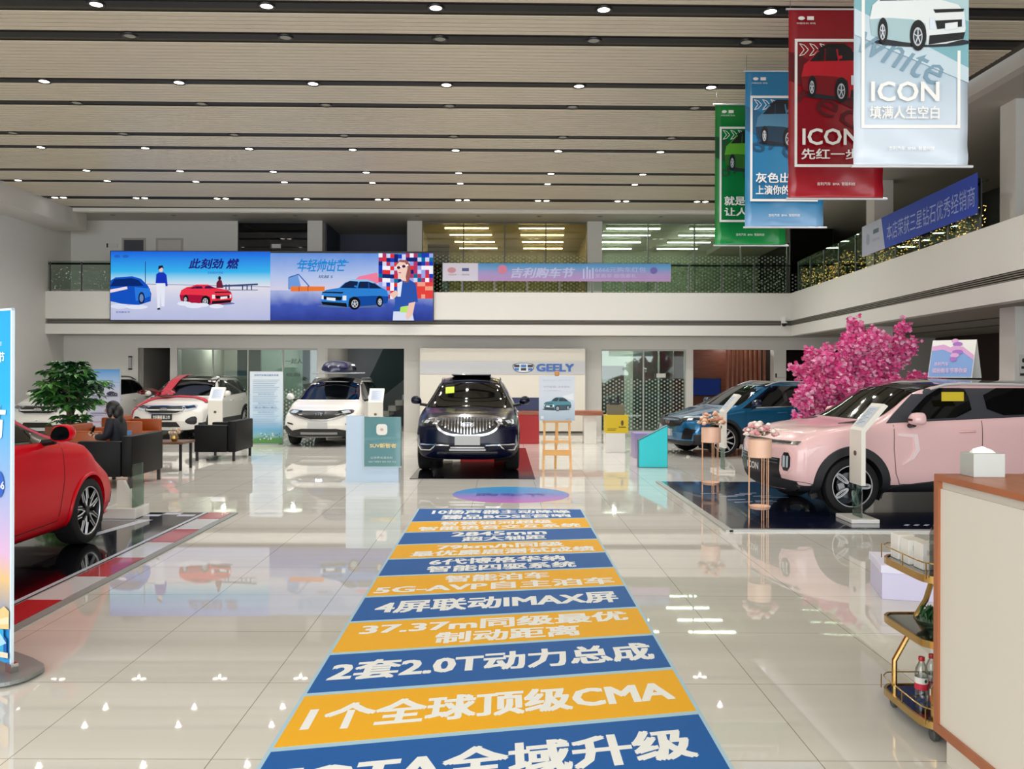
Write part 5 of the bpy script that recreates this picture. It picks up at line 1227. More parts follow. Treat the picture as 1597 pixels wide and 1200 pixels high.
# ================================================================ HANGING BANNERS
def banner(d, xc, zb, label, cols, lines, word, icon, carc):
    W = 1.1; base, dark, light, script = cols
    k = thing('hanging_banner', label, 'banner', (xc-W/2, d, zb), 0, 'vertical car banners hung from the ceiling')
    nx, nz = 10, 60; cl = MB(); rr = random.Random(int(d*10)); vs = []
    fr = fr_front(0, 0, 0)
    def wob(x, z):                         # soft creases near the bottom hem
        return .012*math.exp(-z/.35)*(math.sin(9*x+5*z*3)+.6*math.sin(17*x-23*z))*min(1, z/.1)
    for j in range(nz+1):
        for i in range(nx+1): x = W*i/nx; z = 2.2*j/nz; vs.append((x, wob(x, z), z))
    cl.add(vs, [(j*(nx+1)+i, j*(nx+1)+i+1, (j+1)*(nx+1)+i+1, (j+1)*(nx+1)+i) for j in range(nz) for i in range(nx)])
    m = grad_mat('banner_'+word+'_print', [(0, light), (.16, light if word == 'white' else base), (.5, base), (1, base)], 2, 0, 2.2, rough=.22)
    c_ = cl.build('banner_cloth', m, k, 60); c_.modifiers.new('thickness', 'SOLIDIFY').thickness = .002
    U = W; a = Art(fr, 0, .0008); a.d = .014
    if word == 'white':
        a.p([(0, 2.1*U/1.1*.98), (U, 2.0*U), (U, .77*U), (0, 1.3*U)], '#7fb3bd'); a.p([(0, 1.99*U), (U, 1.99*U), (U, 1.27*U), (0, 1.55*U)], '#b5d2d8')
        a.p([(0, 1.38*U), (U, .86*U), (U, .73*U), (0, 1.15*U)], '#c6d9e2')
    else: a.p([(0, 1.25*U), (U, .8*U), (U, 1.15*U), (0, 1.55*U)], dark)
    if a.mb.v: a.flush('diagonal_ground', k)
    a.t(word, script, .02*U if word == 'white' else .1*U, .82*U, .84*U, 1.12*U, bold=.0, rot=-.42, slant=.2); a.flush('colour_word', k)
    wcol = '#f4f2ee'
    a.p(rect(.062*U, .33*U, .09*U, 1.68*U), wcol); a.p(rect(.062*U, .33*U, .927*U, .36*U), wcol); a.p(rect(.90*U, .33*U, .927*U, 1.01*U), wcol)
    a.p(rect(.062*U, 1.65*U, .927*U, 1.68*U), wcol)
    a.flush('white_frame', k)
    for i in range(3):
        x0 = (.11+.105*i)*U; P = [(x0, 1.50*U), (x0+.05*U, 1.515*U), (x0+.095*U, 1.565*U), (x0+.05*U, 1.615*U), (x0, 1.63*U), (x0+.05*U, 1.565*U)]
        a.line(P+[P[0]], .008, wcol)
    a.flush('chevrons', k)
    a.car(.13*U, 1.02*U, .84*U, .62*U, *carc); a.flush('car_picture', k)
    if icon:
        a.t('ICON', wcol, .135*U, .73*U, .556*U, .73*U, bold=.018); a.t(lines[0], wcol, .124*U, .73*U, .404*U, .517*U, bold=.018)
    else:
        a.t(lines[0], wcol, .125*U, .72*U, .56*U, .69*U, bold=.022); a.t(lines[1], wcol, .125*U, .78*U, .41*U, .53*U, bold=.022)
    a.flush('title_lettering', k)
    a.t('吉利汽车  BMA  智能科技', wcol if word != 'white' else '#ffffff', .29*U, .69*U, .13*U, .165*U, bold=.005); a.flush('footer_lettering', k)
    a.p(ell(.12*U, 1.885*U, .035*U, .02*U), wcol); a.p(rect(.18*U, 1.865*U, .25*U, 1.905*U), wcol); a.t('中国吉利 领克', wcol, .07*U, .27*U, 1.82*U, 1.84*U, bold=0); a.build('logo', k)
    MB().tube([(-.02, 0, 0), (W+.05, 0, 0)], .014, 10).build('bottom_rod', ALLOY, k, 40); MB().tube([(-.03, 0, 2.2), (W+.03, 0, 2.2)], .012, 10).build('top_rod', ALLOY, k, 40)
    MB().tube([(.02, 0, 2.2), (.02, 0, ZC+.02-zb)], .003, 4).build('hanging_cord', STEEL, k); MB().tube([(W-.02, 0, 2.2), (W-.02, 0, ZC+.02-zb)], .003, 4).build('hanging_cord', STEEL, k)
banner(8.22, 3.93, 3.71, 'hanging pale blue banner with a white car and ICON lettering', ('#b4c9d6', '#7fb3bd', '#d3deea', '#7d9db0'), ['填满人生空白'], 'white', True, ('#e6ecec', '#a9c5cb', '#2a3f52', False, '#2b3640'))
banner(9.89, 3.86, 3.74, 'hanging red banner with a red car, second from the entrance', ('#8f1220', '#5d0a14', '#b5202e', '#5a0c16'), ['先红一步'], 'red', True, ('#c11c2a', '#7d0e1a', '#1a1418', False, '#141214'))
banner(12.0, 3.96, 3.77, 'hanging blue banner between the red and the green ones', ('#2f7fae', '#235f86', '#86b2dc', '#1d4f72'), ['灰色出道', '上演你的主场'], 'grey', False, ('#4a7f9f', '#1c3a50', '#0f1a26', False, '#10161d'))
banner(13.3, 3.86, 3.71, 'hanging green banner, farthest of the four ceiling banners', ('#0f7a33', '#0a4f24', '#1f9a48', '#0b4a22'), ['就是要绿', '让人羡慕'], 'green', False, ('#5fae2a', '#2c6a18', '#10180f', False, '#121510'))
# ================================================================ GALLERY RAILINGS, LIGHTS, RAIL BANNERS
POSTM = M('railing_steel', '#5e6160', .35, .9); RGL = glassmat('railing_glass', '#e4ece7', -.1)
def balustrade(name_label, p0, p1, n, z, wrap=True):
    p0, p1 = Vector(p0), Vector(p1); L_ = (p1-p0).length; ang_ = math.atan2(p1.y-p0.y, p1.x-p0.x)
    k = thing('glass_railing', name_label, 'railing', (p0.x, p0.y, z), ang_)
    s_ = L_/n
    for i in range(n): MB().box(i*s_+.04, (i+1)*s_-.04, -.006, .006, .06, .86).build('glass_panel', RGL, k)
    for i in range(n+1): MB().box(i*s_-.02, i*s_+.02, -.012, .012, 0, .84).box(i*s_-.03, i*s_+.03, -.03, .03, 0, .015).build('post', POSTM, k)
    MB().tube([(-.15, .05, .79), (L_+.1, .05, .79)], .028, 8).build('handrail', M('dark_handrail', '#2b2d2c', .35, .6), k, 40)
    return k
balustrade('glass railing on the back gallery, left of the lit screen', (XA(30, 23.95), 23.93, 0), (XA(176, 23.95), 23.93, 0), 3, ZT)
balustrade('glass railing on the back gallery, right of the lit screen', (XA(670, 23.95), 23.93, 0), (XA(1226, 23.95), 23.93, 0), 11, ZT)
e0 = RM @ Vector((.12, -.3, 0)); e1 = RM @ Vector((.12, -10.35, 0)); e2 = RM @ Vector((.12, -11.2, 0)); e3 = RM @ Vector((.12, -24, 0))
balustrade('glass railing along the side gallery, hung with fairy lights', (e0.x, e0.y, 0), (e1.x, e1.y, 0), 9, ZT)
fl_ = MB(); rr = random.Random(5); 
for i in range(650):
    t_ = rr.random(); p = e1.lerp(e0, t_)+Vector((.09, 0, ZT+rr.uniform(.03, .74)*(.55+.45*rr.random()))); r = rr.uniform(.006, .011)
    fl_.add([p+Vector(v)*r for v in ((1, 0, 0), (-1, 0, 0), (0, 1, 0), (0, -1, 0), (0, 0, 1), (0, 0, -1))], [(0, 2, 4), (2, 1, 4), (1, 3, 4), (3, 0, 4), (2, 0, 5), (1, 2, 5), (3, 1, 5), (0, 3, 5)])
o = fl_.build('fairy_lights', M('warm_fairy_glow', '#ffc766', .5, emit=3.2), None, weld=False); tag(o, 'warm fairy lights hung behind the side gallery railing', 'fairy lights', kind='stuff')
fl_ = MB()
for i in range(700):
    px = rr.uniform(60, 172) if i < 150 else rr.uniform(680, 1222); p = Vector((XA(px, 24.05), 24.05, ZT+rr.uniform(.03, .7))); r = rr.uniform(.004, .009)
    fl_.add([p+Vector(v)*r for v in ((1, 0, 0), (-1, 0, 0), (0, 1, 0), (0, -1, 0), (0, 0, 1), (0, 0, -1))], [(0, 2, 4), (2, 1, 4), (1, 3, 4), (3, 0, 4), (2, 0, 5), (1, 2, 5), (3, 1, 5), (0, 3, 5)])
o = fl_.build('fairy_lights', M('pale_fairy_glow', '#f5ecd0', .5, emit=1.6), None, weld=False); tag(o, 'pale fairy lights hung behind the back gallery railing', 'fairy lights', kind='stuff')
# pink and blue banner on the back railing
q0, q1 = at(690, 438, 23.85), at(1047, 411, 23.85)
k = thing('rail_banner', 'pink and blue banner tied to the back gallery railing', 'banner', (q0.x, 23.9135, q0.z)); W_ = q1.x-q0.x; H_ = q1.z-q0.z
MB().box(0, W_, 0, .004, 0, H_).build('banner_cloth', grad_mat('sunset_print', [(0, '#b893c6'), (.45, '#a89ad0'), (.75, '#6aa2d6'), (1, '#4a90c8')], 2, 0, H_, rough=.7), k)
a = Art(fr_front(0, 0, 0), 0, .001); a.p(rect(0, 0, .155*W_, H_), '#d3cfe0'); a.flush('white_patch', k); a.p(ell(.04*W_, .6*H_, .12, .08), '#c98a9a'); a.p(rect(.085*W_, .55*H_, .115*W_, .72*H_), '#3a4a86')
a.t('中国品牌', '#b08a9c', .025*W_, .06*W_, .3*H_, .4*H_, bold=0); a.t('吉利汽车', '#7a80a8', .085*W_,   .118*W_, .3*H_, .4*H_, bold=0); a.flush('logo', k)
a.p(ell(.262*W_, .65*H_, .13, .13), '#d77f9c'); a.flush('round_mark', k); a.t('吉利购车节', '#c3c6ea', .3*W_, .575*W_, .18*H_, .76*H_, bold=.03, slant=.3); a.flush('title_lettering', k)
for x, h_ in ((.615, .3), (.63, .2), (.642, .35), (.655, .25)): a.p(rect(x*W_, .15*H_, (x+.006)*W_, (1-h_)*H_), '#c9cdee')
a.flush('skyline_bars', k)
a.t('6666元购车红包', '#b9c0ea', .668*W_, .89*W_, .5*H_, .8*H_, bold=.015); a.t('至高享 超值豪礼', '#c5bce4', .668*W_, .85*W_, .2*H_, .42*H_, bold=.01); a.flush('offer_lettering', k); a.p(ell(.925*W_, .62*H_, .1, .09), '#6a62b0')
a.build('round_mark', k)
# deep blue banner along the side railing
d0_ = Vector((e0.x-e1.x, e0.y-e1.y, 0)).normalized()
def onrail(px):                        # where the railing plane crosses a column of the photograph
    u = (px-VX)/FP; p = e0+Vector((-.06, 0, 0)); t_ = (u*p.y-p.x)/(d0_.x-u*d0_.y); return p+d0_*t_
a0, a1 = onrail(1524), onrail(1344); zb_, zt_ = ZT+.28, ZT+.93
k = thing('rail_banner', 'deep blue banner with white lettering on the side gallery railing', 'banner', (a1.x, a1.y, zb_), math.atan2(a0.y-a1.y, a0.x-a1.x)); W_ = (a0-a1).length; H_ = zt_-zb_
MB().box(0, W_, -.002, .002, 0, H_).build('banner_cloth', M('royal_blue_cloth', '#1b41b4', .6), k)
a = Art(fr_front(0, -.003, 0), 0, .001); a.p([(0, 0), (.255*W_, 0), (.215*W_, H_), (0, H_)], '#a9a9c4'); a.flush('white_patch', k); a.p(ell(.07*W_, .5*H_, .1, .12), '#8b8cab'); a.p(rect(.13*W_, .6*H_, .19*W_, .74*H_), '#2b3566'); a.t('吉利汽车', '#6f7296', .125*W_, .195*W_, .35*H_, .45*H_, bold=0); a.flush('logo', k)
a.t('本店荣获三星钻石优秀经销商', '#9aa9e0', .275*W_, .985*W_, .2*H_, .72*H_, bold=.0)
a.build('printed_lettering', k)
# ---------------------------------------------------------------- ceiling lamps
LENS = M('lit_downlight_lens', '#fff6e6', .3, emit=6); LENSO = M('dim_downlight_lens', '#b9b3a4', .2, emit=.25)
def downlight(lit):
    k = thing('ceiling_downlight', 'x', 'ceiling light', (0, 0, 0), 0, 'round downlights in the ceiling grooves')
    MB().lathe([(.075, .01), (.075, -.012), (.1, -.018), (.112, -.004), (.112, .012)], 20, None, 0, False).build('ring', M('downlight_ring_black', '#111111', .4), k, 50)
    MB().lathe([(0, -.006), (.075, -.006)], 20, None, 0, False).build('lens', LENS if lit else LENSO, k)
    return k
LP = bpy.data.lights.new('downlight_beam', 'SPOT'); LP.energy = 88; LP.spot_size = math.radians(150); LP.spot_blend = 1; LP.shadow_soft_size = .03; LP.color = (1, .975, .93)
protoL, protoD = None, None
LIT = [True, False, True, False, False, True, True, True]
for r, row in enumerate(ROWS[:8]):
    xs = [-.64+2.07*i for i in range(-5, 4)]
    for i, x in enumerate(xs):
        if abs(x/row) > .62: continue
        lit = LIT[r]; p = CM @ Vector((x, row, ZC+.012))
        lab = 'round downlight, %s from the left in the %s black ceiling groove from the entrance' % (ORD[i-sum(1 for q in xs if q < x and abs(q/row) > .62)], ORD[r])
        pr = protoL if lit else protoD
        if pr is None:
            o = downlight(lit); o.location = p; o['label'] = lab
            if lit: protoL = o
            else: protoD = o
        else: o = dup(pr, p, None, lab)
        if lit and i > 0:
            lo_ = bpy.data.objects.new('beam', LP); COL.objects.link(lo_); lo_.location = (p.x, p.y, ZC-.04)
pr = None
for i in range(-5, 4):
    x = -.64+2.07*i; p = CM @ Vector((x, ROWS[8], ZC+.012)); lab = 'twin downlight in the last ceiling groove before the gallery, %s from the left' % ORD[i+5]
    if pr is None:
        pr = thing('twin_downlight', lab, 'ceiling light', p, 0, 'twin downlights before the gallery')
        MB().box(-.24, .24, -.1, .1, -.012, .012).build('housing', M('downlight_ring_black'), pr)
        for sx in (-.11, .11): MB().lathe([(0, -.002), (.075, -.002)], 16, Matrix.Translation((sx, 0, -.013)), 0, False).build('lens', LENS, pr)
    else: dup(pr, p, None, lab)
    if i > -5: lo_ = bpy.data.objects.new('beam', LP); COL.objects.link(lo_); lo_.location = (p.x, p.y, ZC-.06)
# small spots in the gallery soffit
pr = None
for i in range(11):
    x = XA(80+95*i, 24.3); lab = 'small recessed spot in the gallery ceiling, %s from the left' % ORD[i]
    if pr is None:
        pr = thing('recessed_spot', lab, 'ceiling light', (x, 24.3, ZC), 0, 'small spots in the gallery ceiling')
        MB().lathe([(.04, .0), (.05, -.012), (.075, -.012), (.08, .0)], 14, None, 0, False).build('ring', M('spot_ring', '#8d8a84', .4), pr); MB().lathe([(0, -.003), (.045, -.003)], 14, None, 0, False).build('lens', M('spot_dark_lens', '#4b4a48', .2), pr)
    else: dup(pr, (x, 24.3, ZC), None, lab)
# strip lights in the upper offices
WARM = M('warm_tube', '#ffe0a0', .4, emit=30); COOL = M('cool_tube', '#f6fbf0', .4, emit=30)
j = 0
for q, (p0, p1, mt, nm) in enumerate(((692, 762, WARM, 'warm'), (808, 880, WARM, 'warm'), (945, 1030, COOL, 'white'), (1075, 1150, COOL, 'white'))):
    for i, y in enumerate((25.75, 27.0, 28.4, 29.9)):
        x0, x1 = XA(p0, 25.7), XA(p1, 25.7)
        k = thing('strip_light', '%s strip light in the upper offices, %s column from the left, %s from the glass' % (nm, ORD[q], ORD[i]), 'ceiling light', ((x0+x1)/2+.08*i*(1 if q < 2 else -1), y, ZC-.09), 0, 'strip lights in the upper offices')
        MB().box(-(x1-x0)/2, (x1-x0)/2, -.04, .04, 0, .09).build('housing', M('tube_housing', '#c9c7ba', .4), k); MB().box(-(x1-x0)/2+.02, (x1-x0)/2-.02, -.035, .035, -.022, 0).build('tube', mt, k)
# ================================================================ NEAR OBJECTS
# roll-up banner at the left edge of the frame
k = thing('standing_banner', 'tall cyan standing banner at the left edge, beside the red saloon', 'banner', (-2.72, 4.74, .014), 0)
k.rotation_euler = (0, 0, math.radians(-32))     # local -x runs left and towards the camera
WB, HB = 1.0, 2.03
sh = MB().box(-WB, 0, -.004, .004, .06, HB); sh.build('banner_sheet', grad_mat('cyan_sunset_print', [(0, '#3a9fd8'), (.12, '#2b86c6'), (.26, '#e3c186'), (.33, '#d8b6d6'), (.52, '#8fb2dc'), (.75, '#12a9dd'), (1, '#0b9fd8')], 2, 0, 2.03, rough=.4), k)
MB().box(-.008, .006, -.008, .008, .05, HB+.01).box(-WB, .006, -.008, .008, HB, HB+.012).build('edge_rail', M('pale_banner_edge', '#cfe0ea', .4), k)
MB().prism(chaikin([(-WB-.1, -.2), (.0, -.2), (.14, -.13), (.16, .0), (.05, .2), (-WB-.1, .2)], 2, .2), DF, 0, .02).build('base_plate', M('satin_grey_base', '#8d908e', .35, .5), k)
MB().box(-.03, .03, -.02, .02, .02, .07).build('base_clip', CHROME, k)
a = Art(fr_front(0, -.005, 0), 0, .0008)
a.t('2021年', '#d8f0fa', -.26, -.1, 1.83, 1.86, bold=.01); a.t('吉利购车节', '#e8f6fc', -.42, -.07, 1.74, 1.80, bold=.02); a.t('超值豪礼 等你来', '#d8f0fa', -.34, -.12, 1.70, 1.72, bold=.005)
a.flush('headline_lettering', k); a.t('节', '#f3f6fa', -.3, -.06, 1.28, 1.5, bold=.03, slant=.1); a.flush('big_lettering', k)
a.p(ell(-.12, .995+.06, .055, .075), '#1f62c4'); a.t('666', '#eef4fb', -.17, -.06, 1.03, 1.075, bold=.01); a.flush('blue_bubble', k)
for z0, z1 in ((.72, .9), (.52, .7), (.4, .5)): a.line([(-.6, z0), (-.17, z0), (-.17, z1), (-.6, z1)], .006, '#7fc3e8')
a.p([(-.6, .36), (-.2, .36), (-.16, .4), (-.16, .9), (-.14, .9), (-.14, .38), (-.19, .33), (-.6, .33)], '#4aa2dc')
a.flush('box_outlines', k)
a.p([(-.6, .28), (-.4, .36), (-.2, .3), (-.05, .38), (0, .36), (0, .26), (-.3, .22), (-.6, .18)], '#efc98c'); a.p([(-.45, .28), (-.3, .33), (-.1, .3), (0, .33), (0, .29), (-.2, .25)], '#f4dcb8')
a.flush('gold_ribbon', k)
a.p([(-.5, .04+.05), (-.02, .09), (-.02, .2), (-.1, .24), (-.5, .24)], '#1d62b0'); a.p([(-.09, .09), (-.05, .09), (-.05, .25), (-.09, .25)], '#39a8d8')
a.flush('blue_gift', k)
a.p([(-.3, .26), (-.12, .25), (-.02, .18), (-.14, .13), (-.3, .1)], '#a9d8ee'); a.t('惊喜好礼', '#eef6fb', -.26, -.08, .17, .2, bold=.01)
a.p([(-.5, .06), (0, .1), (0, .13), (-.5, .09)], '#efdcc0')
a.build('banner_print', k)
# reception desk on the right
CHERRY = wood_mat('cherry_wood', '#9c5a36', '#aa653e', (10, 1, 1)); PANEL = M('warm_white_panel', '#d8d3c6', .35)
k = thing('reception_desk', 'white reception desk with cherry wood edging at the right edge', 'desk', (0, 0, 0))
DX, DY, DT, DB = 1.90, 3.75, 1.266, .138
MB().box(DX, 3.4, 1.2, DY, DT-.028, DT, bev=.002).build('desk_top', CHERRY, k)
MB().box(DX, DX+.3, DY-.035, DY, DB, DT-.028).box(DX, DX+.3, 1.2, DY-.035, DB, DB+.04).build('wood_edge', CHERRY, k)
MB().box(DX+.012, 3.3, 1.2, DY-.035, DB+.04, DT-.062).build('front_panel', PANEL, k)
MB().box(DX+.02, 3.3, 1.2, DY-.035, DT-.062, DT-.028).build('shadow_rail', M('desk_rail_white', '#c9c3b6', .4), k)
MB().box(DX+.05, 3.3, 1.2, DY-.02, 0, DB).build('plinth', M('desk_plinth', '#d6d0c3', .4), k)
k = thing('tissue_box', 'pale grey cardboard tissue box on the reception desk', 'tissue box', (2.065, 3.72, DT), 0)
MB().box(-.067, .067, -.11, .0, 0, .1, bev=.003).build('carton', M('pale_grey_card', '#aeb2ae', .6), k)
ts = MB(); ts.add([(-.05, -.07, .1), (.05, -.07, .1), (.05, -.04, .1), (-.05, -.04, .1), (-.045, -.062, .118), (.0, -.055, .128), (.045, -.05, .112)], [(0, 1, 5, 4), (1, 6, 5), (1, 2, 6), (2, 3, 5, 6), (3, 4, 5), (3, 0, 4)]); ts.build('tissue', M('tissue_white', '#eef0ea', .8), k)
# gold trolley behind the desk
k = thing('trolley', 'three-tier gold trolley with dark glass shelves beyond the reception desk', 'trolley', (1.95, 3.9, 0))
DG = M('dark_glass_shelf', '#1d2122', .06, coat=.6)
TX, TY = .42, .52
out = chaikin([(0, 0), (TX, 0), (TX, TY), (0, TY)], 3, .12)
ins = [(.012+x*(TX-.024)/TX, .012+y*(TY-.024)/TY) for x, y in out]
for z, rail in ((.09, True), (.46, False), (.76, True)):
    s_ = MB().prism(ins, DF, z-.005, z+.006).build('shelf', DG, k)
    n = len(out); r_ = MB(); r_.add([(x, y, zz) for zz in (z-.022, z+.012) for x, y in out]+[(x, y, zz) for zz in (z-.022, z+.012) for x, y in ins], [f for i in range(n) for f in ((i, (i+1) % n, n+(i+1) % n, n+i), (n+i, n+(i+1) % n, 3*n+(i+1) % n, 3*n+i), (2*n+i, 3*n+i, 3*n+(i+1) % n, 2*n+(i+1) % n), (i, 2*n+i, 2*n+(i+1) % n, (i+1) % n))])
    r_.build('shelf_rim', GOLD, s_, 40)
    if rail:
        g_ = MB(); g_.tube([(x, y, z+.07) for x, y in out], .0035, 6, closed=True)
        for x, y in ((.006, .03), (.006, TY*.5), (.006, TY-.03), (TX*.5, .006), (TX-.006, .03), (TX-.006, TY-.03), (TX*.5, TY-.006)): g_.tube([(x, y, z), (x, y, z+.07)], .003, 6)
        g_.build('guard_rail', GOLD, s_, 40)
for y in (.1, TY-.1) if False else (TY-.06, .06):
    MB().tube([(.06, y, .09), (.06, y, .24), (.17, y, .44), (.17, y, .47), (.22, y, .55), (.28, y, .74)], .014, 8).build('post', GOLD, k, 40)
for x in (.06, TX-.06):
    for y in (.06, TY-.06): 
        MB().lathe([(.026, -.012), (.03, -.008), (.03, .008), (.026, .012)], 16, Matrix.Translation((x, y, .03)) @ Matrix.Rotation(PI/2, 4, 'Y')).box(x-.018, x+.018, y-.01, y+.01, .045, .07).build('caster', M('caster_grey', '#4a4c4a', .5), k, 40)
PETM = glassmat('clear_bottle_plastic', '#eef3f1', .2); 
def bottle(loc, label, cap, band, liquid=None, h=.215):
    b = thing('water_bottle', label, 'bottle', loc, random.random()*.8-.4, None); q = h/.215
    MB().lathe([(0, 0), (.028, 0), (.031, .006), (.031, .05), (.0295, .055), (.031, .06), (.031, .135), (.028, .155), (.017, .183), (.0125, .19), (.0125, .2)], 22, Matrix.Scale(q, 4)).build('bottle_body', liquid or PETM, b, 40)
    MB().lathe([(.0145, .195), (.0145, .213), (.0135, .215), (0, .215)], 18, Matrix.Scale(q, 4)).build('cap', cap, b, 40)
    MB().lathe([(.0317, .058), (.0317, .088)], 22, Matrix.Scale(q, 4), 0, False).build('label_band', band, b, 40)
    if not liquid:
        MB().lathe([(.0316, .088), (.0316, .118)], 22, Matrix.Scale(q, 4), 0, False).build('white_label', WP, b, 40)
        MB().prism([(0, .0), (.008, .01), (0, .022), (-.008, .01)], fr_front(0, -.0318*q, .093*q), 0, .001).build('label_mark', M('label_green', '#1c4a38', .5), b)
    return b
RC = M('red_bottle_cap', '#c2202c', .35); RBAND = M('red_label', '#cf2f45', .45)
zt = .0965
bottle((2.07, 4.2, zt), 'red-capped water bottle on the trolley, leftmost of the three', RC, RBAND)
bottle((2.06, 4.03, zt), 'red-capped water bottle on the trolley, nearest of the three', RC, RBAND)
bottle((2.14, 4.24, zt), 'red-capped water bottle half hidden behind the reception desk edge', RC, RBAND)
bottle((2.09, 3.96, zt), 'green bottle on the trolley, half hidden by the reception desk edge', M('green_cap', '#3c7a3c', .4), M('green_label', '#5d9a4a', .5), M('green_bottle_plastic', '#7fae6a', .2), .19)
o = thing('glass_bowl', 'glass bowl of green leaves on the trolley middle shelf', 'bowl', (2.09, 4.12, .467))
MB().lathe([(.04, 0), (.075, .025), (.085, .05), (.08, .05), (.07, .028), (.036, .006)], 24, None, 0, False).build('bowl', glassmat('bowl_glass', '#cfe0d6', .2), o, 40)
lv = MB(); r_ = random.Random(9)
for i in range(26): leaf_cluster(lv, Vector((r_.uniform(-.04, .04), r_.uniform(-.04, .04), .085+r_.random()*.03)), r_, 3, .045, .01)
lv.build('leaves', M('bowl_leaf', '#2f5b33', .5), o)
BOXW = M('white_gift_card', '#e6e4de', .5)
for i, (x, y, w, d, h, lab) in enumerate(((2.0, 4.30, .085, .085, .125, 'white carton at the far corner of the trolley top shelf'), (2.0, 4.19, .085, .085, .12, 'white carton on the trolley top shelf, between the other two'), (2.01, 4.07, .09, .09, .125, 'white carton on the trolley top shelf, nearest the entrance'))):
    b = thing('box', lab, 'box', (x, y, .7665), 0, None); MB().box(0, w, 0, d, 0, h, bev=.002).build('carton', BOXW, b); MB().flat(rect(.02, .07, .045, .095), fr_front(0, -.001, 0)).flat(rect(.05, .075, .07, .09), fr_front(0, -.001, 0)).build('print', M('carton_grey_print', '#c9c6c0', .5), b)
b = thing('acrylic_holder', 'curved clear acrylic holder on the trolley top shelf', 'holder', (2.02, 4.0, .7665))
cv = MB(); P = [(0, 0), (0, .18), (.01, .21), (.035, .235), (.07, .245), (.30, .245), (.30, 0)]
cv.prism(P, fr_front(.0, .03, 0), 0, .004); cv.build('acrylic_sheet', glassmat('acrylic', '#d5dcda', .25), b)
cdp = thing('price_card', 'small printed card on the trolley beside the reception desk', 'card', (2.105, 3.94, .7665)); MB().box(0, .16, 0, .004, 0, .19).build('card', WP, cdp)
a = Art(fr_front(0, -.0005, 0), 0, .0004); a.p(rect(.01, .12, .035, .16), '#8fae5a'); a.p(rect(.04, .12, .06, .15), '#5a6aa0'); a.p(rect(.01, .03, .05, .08), '#d9c9cc'); a.build('print', cdp)
k = thing('box', 'large lilac-white carton on the floor behind the trolley', 'box', (2.9, 6.45, 0), math.radians(-14))
MB().box(-.02, .9, 0, .5, 0, .2, bev=.004).build('carton', M('lilac_white_card', '#cfcbe6', .6), k); MB().box(-.03, .91, -.01, .51, .2, .26, bev=.003).build('lid', M('lilac_lid', '#dedcf0', .6), k)
# ================================================================ POSTERS AND SMALL FITTINGS
k = thing('poster', 'pale poster of a teal car standing on the wooden easel', 'poster', (.64, 14.745, .89)); k.rotation_euler = (-.03, 0, 0)
MB().box(0, .62, 0, .012, 0, .77).build('poster_board', grad_mat('poster_print', [(0, '#a9bccd'), (.4, '#c9d6e2'), (.7, '#d5dbe4'), (1, '#cdd6e2')], 2, 0, .77), k)
a = Art(fr_front(0, -.0005, 0), 0, .0008); a.p([(.4, .42), (.6, .48), (.6, .35), (.45, .38)], '#e2e6ea'); a.car(.08, .17, .48, .24, '#3f8798', '#1d4a5c', flip=True); a.flush('car_picture', k); a.t('吉利汽车 | 领先科技', '#b9c3cf', .06, .56, .68, .71, bold=.0); a.flush('header_lettering', k); a.t('吉利星越L 全球首款', '#98a3b3', .08, .53, .57, .6, bold=.0); a.t('真正高端智能SUV', '#a9b3c1', .08, .38, .51, .525, bold=0); a.flush('slogan_lettering', k); a.p(rect(.03, .03, .08, .08), '#dfe6ea'); a.t('GEELY', '#6a7888', .46, .56, .02, .035, bold=0); a.build('printed_lettering', k)
def panel_stand(name, label, cat, x0, x1, y, h, stops, draw):
    k = thing(name, label, cat, (x0, y, 0)); W = x1-x0
    MB().box(0, W, 0, .03, .02, h).build('board', grad_mat(name+'_'+cat.replace(' ', '_')+str(int(x0*10)), stops, 2, 0, h), k)
    MB().box(-.01, 0, -.005, .035, .0, h+.01).box(W, W+.01, -.005, .035, 0, h+.01).box(-.01, W+.01, -.005, .035, h, h+.01).build('frame', M('panel_frame', '#aab2bb', .4), k)
    MB().box(.05, W-.05, -.15, .18, 0, .02).build('foot', M('panel_foot', '#9aa0a6', .4), k)
    a = Art(fr_front(0, -.001, 0), 0, .001); draw(a, W, h); a.build('panel_print', k)
def drw1(a, W, h):
    a.t('吉利汽车 缤纷礼', '#3c4f7a', .2, .6, h-.3, h-.25, bold=.01); a.t('购车即享超值豪礼', '#3c4f7a', .16, .65, h-.42, h-.35, bold=.015); a.line([(.05, h-.3), (.76, h-.3)], .008, '#7fa3d8')
    for i in range(6):
        y = h-.62-.2*i; a.line([(.1, y), (.7, y)], .02, '#b56a80' if i % 2 else '#5a5a80')
        (a.car(.44, y+.01, .26, .1, '#4a4660', '#2a2840') if i % 2 == 0 else a.car(.08, y+.01, .22, .1, '#5a6ab0', '#34407a')) if i != 3 else None
        a.t('智能豪华SUV', '#6a5a78', .34 if i % 2 else .1, .7 if i % 2 else .4, y-.06, y-.03, bold=0)
panel_stand('poster_stand', 'pale poster stand listing cars in rows, behind the potted tree', 'poster stand', XA(137, 19.9), XA(187, 19.9), 19.9, 1.77, [(0, '#c9c3d8'), (.72, '#c9cfe4'), (.86, '#9fc0e6'), (1, '#4f95d8')], drw1)
